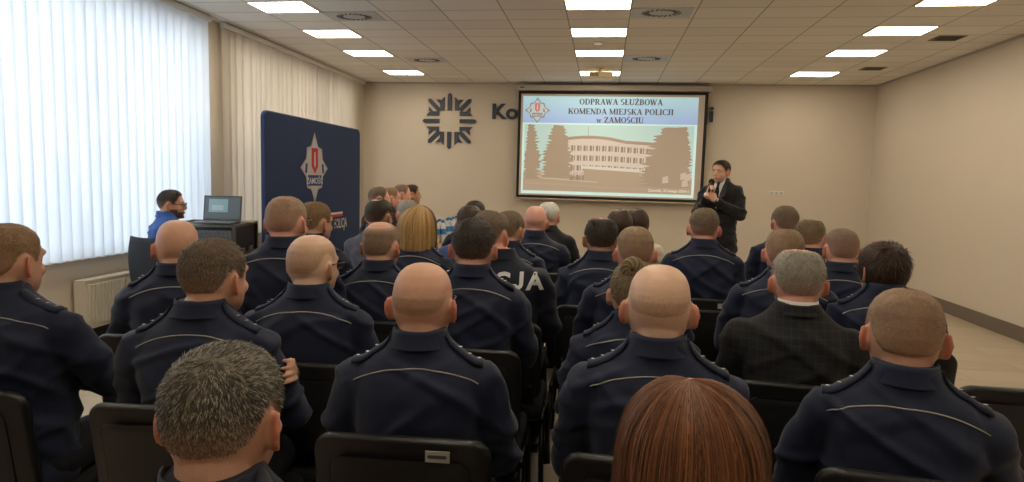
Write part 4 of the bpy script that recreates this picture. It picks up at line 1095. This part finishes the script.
# ------------------------------------------------------------------ chair
def make_chair(sticker=False):
    root = empty('conference_chair', (0, 0, 0))
    # seat cushion: rounded slab
    def slab(w, d, h, r, z0, y0, n=6):
        rings = []
        for z, q in ((z0, .012), (z0+.01, .0), (z0+h-.014, 0), (z0+h-.004, .008), (z0+h, .02)):
            ring = []
            for (sx, sy, a0) in ((1, 1, 0), (-1, 1, 90), (-1, -1, 180), (1, -1, 270)):
                for k in range(n):
                    a = math.radians(a0+90*k/(n-1)); ring.append((sx*(w/2-r)+(r-q)*math.cos(a), y0+sy*(d/2-r)+(r-q)*math.sin(a), z))
            rings.append(ring)
        return rings
    MB().loft(slab(.46, .43, .06, .06, .405, .02)).build('seat', M_blackfab, root, True)
    MB().loft(slab(.46, .43, .02, .06, .385, .02)).build('seat_shell', M_black, root, True)
    # backrest: thin curved rounded panel, z .5-.815
    def panel(w, h, r, yo, th, z0, inset=0.):
        rings = []; n = 7
        for (q, t) in ((.012, 0), (.003, .004), (0, th/2), (.003, th-.004), (.012, th)):
            ring = []
            for (sx, sz, a0) in ((1, 1, 0), (-1, 1, 90), (-1, -1, 180), (1, -1, 270)):
                for k in range(n):
                    a = math.radians(a0+90*k/(n-1)); x = sx*(w/2-r)+(r-q)*math.cos(a); z = z0+h/2+sz*(h/2-r)+(r-q)*math.sin(a)
                    y = yo+t-.04*(1-(x/.23)**2)*1.0-.14*(z-.5)-.0
                    ring.append((x, y, z))
            rings.append(ring)
        return rings
    bk = MB().loft(panel(.455, .375, .055, -.165, .034, .48)).build('backrest', M_black, root, True)
    MB().loft(panel(.36, .275, .04, -.171, .008, .53)).build('back_panel', mat('back_plastic', '1d1d20', .5), bk, True)
    MB().loft(panel(.43, .35, .05, -.135, .02, .492)).build('back_cushion', M_blackfab, bk, True)
    if sticker:
        x, z = .1, .822; y = -.165-.04*(1-(x/.23)**2)-.14*(z-.5)
        st = MB().box((x-.03, y-.0035, z-.014), (x+.03, y-.001, z+.014)).build('sticker', M_sticker, bk)
        MB().box((x-.024, y-.0045, z-.004), (x+.022, y-.0035, z+.004)).build('sticker_print', mat('sticker_print', '4c4b48', .6), st)
    for s in (-1, 1):
        x = s*.235
        MB().tube([(x, -.13, .39), (x*1.02, -.19, .2), (x*1.06, -.25, .0)], .013, 10, flat=1.4).build('leg', M_metal, root, True)
        MB().tube([(x, .17, .39), (x*1.02, .2, .2), (x*1.06, .24, .0)], .013, 10, flat=1.4).build('leg', M_metal, root, True)
        MB().tube([(x, -.16, .39), (x, .2, .39)], .012, 10).build('side_rail', M_metal, root, True)
        MB().tube([(x*.85, -.13, .395), (x*.8, -.17, .46), (x*.75, -.185, .56)], .012, 8).build('back_bracket', M_metal, root, True)
    return root
chair_plain = make_chair(False); chair_st = make_chair(True)
used = {False: False, True: False}
def put_chair(x, y, rz, label, st=False, group='black conference chairs in the audience'):
    src = chair_st if st else chair_plain
    o = dup(src) if used[st] else src
    used[st] = True
    o.location = (x, y, 0); o.rotation_euler = (0, 0, rz); tag(o, label, 'chair', group)
    return o

bl = lambda R=.07, z=.1, y=-.03: (0, y, z, R)
def P_(*a, **k): return person(*a, **k)
# --- nearest row
person('man with thick salt-and-pepper hair at the bottom left, nearest of all, in a navy uniform', 222, 348, .98, 22, 8, 'jacket', dict(k='short', c='salt', thk=.0045), 'warm', 0, tilt=4, hs=.97)
person('woman with long straight auburn hair at the bottom centre right, nearest the camera', 695, 382, 1.0, 0, 0, 'jacket', dict(k='long', c='auburn', len=.34, part=(-.01, -.03, .128), ns=9000, w=.0009, rx=.112), 'wom', 0, woman=True)
# --- second row
person('cropped-hair officer in navy uniform at the far left edge, arms folded, turned right', 5, 225, 2.0, 40, 16, 'uniform', dict(k='buzz', c='lbrown', thk=.004), 'warm', 0, pose='crossed', wd=1.13)
person('brown-haired officer in navy uniform with folded arms, hand on his right elbow, left of centre', 213, 240, 1.92, 36, 8, 'uniform', dict(k='short', c='brown', thk=.004), 'warm', 0, pose='tuck', side=.02)
person('large bald officer in navy shirt with white back piping, centre left of the second row', 423, 263, 1.76, 12, 2, 'uniform', dict(k='stub', c='brown', ftop=.05, back=-.04), 'warm', 0, gl=True, wd=1.03)
person('bald officer with sticking-out ears directly behind the auburn woman, centre right', 661, 265, 1.66, 0, 0, 'uniform', dict(k='stub', c='lbrown', ftop=.05, back=-.03), 'pale', 0, wd=1.02)
person('officer with reddish buzz cut in navy shirt at the lower right', 908, 291, 1.6, -6, 0, 'uniform', dict(k='buzz', c='buzz', thk=.004), 'warm', 0, wd=1.05, tilt=3)
# --- third row
person('bald man in blue uniform on the left in front of the radiator', 177, 220, 2.66, -4, -4, 'uniform', None, 'warm', 1, wd=.98)
person('bald officer with glasses looking right, in navy shirt, left of centre', 312, 235, 2.35, 34, 6, 'uniform', dict(k='stub', c='lbrown', ftop=.085), 'pale', 1, gl=True, wd=1.05)
person('officer with neat thick dark hair and navy shirt in the centre', 474, 220, 2.58, 4, 2, 'uniform', dict(k='med', c='dark'), 'pink', 1, wd=1.02)
person('woman with ash-brown hair in a high bun half hidden by the bald officer', 636, 263, 2.3, 5, 0, 'uniform', dict(k='med', c='ash', thk=.006, bun=(-.005, -.062, .105)), 'wom', 1, woman=True, wd=1.08)
person('grey-haired man in a dark checked blazer at the right', 800, 250, 2.25, -8, 0, 'plaid', dict(k='short', c='grey', thk=.008, bald=(0, 0, .125, .05)), 'pink', 1, wd=1.05)
person('woman with short dark brown hair and glasses on the right, turned left', 886, 245, 2.75, -28, -4, 'uniform', dict(k='bob', c='darkbrown', thk=.011, over=.004), 'wom', 1, woman=True, gl=True, wd=1.1)
# --- fourth row
person('broad officer with cropped hair in blue shirt right of the road case', 286, 197, 2.85, 24, 6, 'uniform', dict(k='buzz', c='buzz', thk=.003), 'pink', 1, gl=True, wd=1.08, epaul=False)
person('officer with thinning dark hair in front of the long-haired blonde woman', 381, 222, 3.0, 22, 6, 'uniform', dict(k='buzz', c='brown', bald=(0, -.02, .12, .07)), 'warm', 1, wd=1.05)
person('officer in a dark jacket with large white lettering across the back', 491, 211, 3.05, 26, 4, 'police', dict(k='short', c='brown', thk=.006, bald=(0, .02, .12, .05)), 'pink', 1, wd=1.1, mark='POLICJA', side=-.055)
person('officer with grey buzz cut sitting in front of the two dark-haired women', 636, 227, 2.85, -6, 0, 'uniform', dict(k='buzz', c='ash'), 'pink', 1, wd=1.02)
person('greying officer in blue shirt directly beyond the man in the checked blazer', 786, 229, 2.95, 2, 0, 'uniform', dict(k='buzz', c='ash', thk=.005, bald=(0, .03, .12, .06)), 'pink', 1, wd=1.1)
person('buzz-cut officer with glasses left of the short-haired dark woman', 843, 229, 3.42, -14, 0, 'uniform', dict(k='buzz', c='brown'), 'pink', 1, gl=True)
# --- fifth row
person('officer with light hair and glasses turned right, before the blue display wall', 315, 203, 3.7, 42, 14, 'uniform', dict(k='short', c='lbrown', thk=.007), 'warm', 1, gl=True)
person('woman with shoulder-length blonde hair left of centre', 417, 208, 3.5, 8, 4, 'uniform', dict(k='long', c='blond', len=.13, ns=1500, w=.0028, rx=.103, part=(.03, 0, .125)), 'wom', 1, woman=True)
person('brown-haired officer right of the man with white back lettering', 510, 212, 3.95, 24, 4, 'uniform', dict(k='short', c='brown', thk=.006), 'warm', 1)
person('officer with dark hair and a bald crown under the screen', 602, 218, 3.45, 0, 0, 'uniform', dict(k='med', c='dark', thk=.01, bald=(0, .0, .12, .055)), 'tan', 1)
person('officer with cropped fair-brown hair under the right edge of the screen, nearest to the speaker', 705, 209, 3.75, 0, 0, 'uniform', dict(k='short', c='brown', thk=.006), 'pink', 1, wd=1.05, epaul=True)
person('greying man in dark uniform to the right behind the row of blue shirts', 811, 219, 3.9, 6, 0, 'jacket', dict(k='short', c='ash', thk=.006, bald=(0, .0, .125, .05)), 'pink', 1)
# --- front rows
person('dark-haired greying man in a purple-grey shirt below the officers at the side table', 379, 200, 4.4, 30, 10, 'grey', dict(k='med', c='dark', thk=.01, bald=(0, -.03, .12, .03)), 'tan', 2)
person('grey-haired man in a purple-grey jacket beyond the blonde woman', 408, 200, 4.95, -18, 0, 'grey', dict(k='short', c='grey'), 'pink', 2)
person('brown-haired person in blue shirt right of the water bottles', 470, 207, 4.3, 0, 0, 'blue', dict(k='med', c='darkbrown', thk=.012), 'wom', 2)
person('dark-haired person in navy in the front row right of the water bottles', 475, 201, 4.95, 0, 0, 'jacket', dict(k='short', c='dark'), 'warm', 2)
person('pink-headed bald officer below the left part of the screen', 536, 206, 4.6, 3, 0, 'uniform', dict(k='stub', c='lbrown', ftop=.02), 'pink', 1, wd=1.1, epaul=False)
person('white-haired man in a black jacket beyond the pink-headed bald officer', 549, 203, 5.25, 10, 0, 'dark', dict(k='short', c='white', thk=.01), 'pink', 2, wd=1.05)
person('woman with dark brown hair, left of two under the screen', 620, 212, 4.6, 0, 0, 'dark', dict(k='bob', c='darkbrown', thk=.018), 'wom', 2, woman=True)
person('woman with dark hair and a cream top, right of two under the screen', 637, 211, 4.95, 4, 0, 'cream', dict(k='bob', c='darkbrown', thk=.018), 'wom', 2, woman=True, wd=1.05)
person('dark-haired officer in the front row just right of the standing speaker', 786, 207, 4.5, -14, -4, 'uniform', dict(k='short', c='brown', thk=.008), 'pink', 1, pose='lap', epaul=False)
# --- officers behind the side table, facing the screen
gg = 'officers side by side at the wooden side table'
person('dark-uniformed officer at the side table, leftmost and nearest the blue display wall', 379, 187, 6.1, 58, 66, 'dark', dict(k='short', c='brown', thk=.006), 'pink', 2, group=gg, ab=True, chair_rz=-1.15)
person('officer with reddish face at the side table, second from the left', 391, 187.5, 6.65, 58, 66, 'dark', dict(k='buzz', c='lbrown'), 'pink', 2, group=gg, ab=True, chair_rz=-1.15)
person('officer with high forehead at the side table, third from the left', 402, 184.5, 7.2, 62, 66, 'dark', dict(k='buzz', c='brown'), 'pink', 2, group=gg, ab=True, chair_rz=-1.15)
person('dark-haired officer at the side table, rightmost and nearest the screen', 412, 185, 7.75, 64, 66, 'dark', dict(k='short', c='darkbrown', thk=.007), 'tan', 2, group=gg, ab=True, chair_rz=-1.15)
# --- equipment operator
op, opH, _ = person('bearded man in a royal blue shirt and glasses by the laptop', 171, 191, 5.35, 62, 38, 'royal', dict(k='short', c='dark', thk=.01), 'tan', 1, gl=True, chair=False, pose='crossed', ab=True)
# --- standing speaker
spk, spH, J = person('man in a black suit and tie standing by the screen, speaking into a microphone', 722, 161, 6.7, -134, -150, 'suit', dict(k='short', c='darkbrown', thk=.008), 'warm', 0, pose='mic', chair=False, ab=True, tilt=4, hs=.97)
for c in spk.children:
    for c2 in c.children: pass
mw = spk.matrix_basis.copy()
mic = empty('microphone', (0, 0, 0), 0, 'black handheld microphone held by the man in the black suit', 'microphone')
Rz = Matrix.Rotation(spk.rotation_euler[2], 4, 'Z')
w1, w2 = J[1][2], J[-1][2]
grip = (w1+w2)/2+Vector((0, .07, .07)); mouth = spH @ Vector((0, .16, -.085))
dirm = (mouth-grip).normalized()
Tm = Matrix.Translation(spk.location) @ Rz
g0 = Tm @ (mouth-dirm*.22); g1 = Tm @ (mouth-dirm*.03); 
mic.location = g0
dv = (g1-g0)
MB().tube([Vector((0, 0, 0)), dv*.5, dv*.85], [.012, .015, .018], 12).build('handle', M_black, mic, True)
MB().ell(tuple(dv), (.032, .032, .036), 14, 10).build('mic_head', mat('mic_foam', '0c0c0d', .9), mic, True)
# watch on the speaker's wrist
dd = (J[1][2]-J[1][1]).normalized()
MB().tube([J[1][2]-dd*.004, J[1][2]+dd*.012], [.0345, .034], 14).build('watch', M_star, spk, True)

# --- a chair under everybody
stickers = ('large bald officer', 'grey-haired man in a dark checked', 'officer with cropped fair-brown', 'pink-headed')
for root, d, by, ch, lb, crz in SPECS:
    if not ch: continue
    rz = crz if crz is not None else -math.radians(by)*.45
    put_chair(root.location.x, root.location.y-.0, rz, ('black padded conference chair under the ' + lb)[:110].rsplit(' ', 0)[0], st=any(lb.startswith(s) for s in stickers))
for o in [o for o in col.objects if o.parent is None and o.get('category') == 'chair']:
    wds = o['label'].split(); o['label'] = ' '.join(wds[:16]).rstrip(',')
def chair_at(px, py, d, rz, label, st=False):
    p = at(px, py, d); put_chair(p[0], p[1]+.2, rz, label, st)
chair_at(712, 303, 3.25, 0, 'empty black conference chair with a paper label before the fair-brown cropped officer', True)
chair_at(1030, 397, 2.1, 0, 'empty black conference chair cut off by the right edge of the photo')
chair_at(343, 238, 5.2, -.5, 'empty black chair standing in front of the blue display wall')
# operator's mesh-back office chair
root = empty('office_chair', (op.location.x, op.location.y, 0), op.rotation_euler[2]*.6+.0, 'black office chair with a mesh back under the man in royal blue', 'office chair')
MB().rbox((-.24, -.22, .4), (.24, .24, .46), .05).build('seat', M_blackfab, root, True)
rings = []
for t in np.linspace(0, 1, 10):
    z = .52+.42*t; hw = .2+.03*math.sin(PI*t)-.04*t**3
    rings.append([(x*hw, -.22-.03*(1-x*x)-.02*t, z) for x in np.linspace(-1, 1, 11)]+[(x*hw, -.205-.03*(1-x*x)-.02*t, z) for x in np.linspace(1, -1, 11)])
MB().loft(rings).build('backrest', mat('mesh_back', '22262c', .8, noise_amt=.2, nscale=200), root, True)
MB().tube([(0, -.24, .55), (0, -.2, .42), (0, 0, .38), (0, 0, .1)], .025, 10).build('column', M_black, root, True)
for k in range(5):
    a = 2*PI*k/5; l_ = MB().tube([(0, 0, .1), (.28*math.cos(a), .28*math.sin(a), .07)], [.025, .015], 8).build('leg', M_black, root, True)
    MB().ell((.28*math.cos(a), .28*math.sin(a), .03), (.025, .025, .03)).build('caster', M_black, l_, True)
for s in (-1, 1): MB().tube([(s*.26, -.1, .44), (s*.28, -.1, .62), (s*.28, .12, .64)], .016, 8).build('armrest', M_black, root, True)
o = MB().tube([(XL+.12, 5.35, .74), (XL+.16, 5.37, .6), (XL+.14, 5.4, .3), (XL+.2, 5.45, .02)], .012, 8).build('cable', M_black, None, True)
tag(o, 'black cable hanging from the end of the bright blind', 'cable')

# ------------------------------------------------------------------ lights
w = bpy.data.worlds.new('world'); sc.world = w; w.use_nodes = True
w.node_tree.nodes['Background'].inputs[0].default_value = (.75, .87, 1, 1); w.node_tree.nodes['Background'].inputs[1].default_value = .3
def area(name, loc, rot, sx, sy, e, c):
    l = bpy.data.lights.new(name, 'AREA'); l.shape = 'RECTANGLE'; l.size = sx; l.size_y = sy; l.energy = e; l.color = c
    o = bpy.data.objects.new(name, l); col.objects.link(o); o.location = loc; o.rotation_euler = rot; return o
area('daylight_near_window', (XL-.9, (W1[0]+W1[1])/2, 1.95), (0, -PI/2, 0), 2.6, 5.4, 165, (.8, .9, 1))
area('daylight_far_window', (XL-.9, (W2[0]+W2[1])/2, 1.95), (0, -PI/2, 0), 2.6, 3.6, 60, (1, .93, .84))
sc.view_settings.view_transform = 'Standard'; sc.view_settings.look = 'None'; sc.view_settings.exposure = .42
try:
    sc.cycles.use_denoising = True; sc.cycles.max_bounces = 6; sc.cycles.diffuse_bounces = 4; sc.cycles.transmission_bounces = 4; sc.cycles.sample_clamp_indirect = 4
    sc.cycles.caustics_reflective = False; sc.cycles.caustics_refractive = False
except Exception: pass
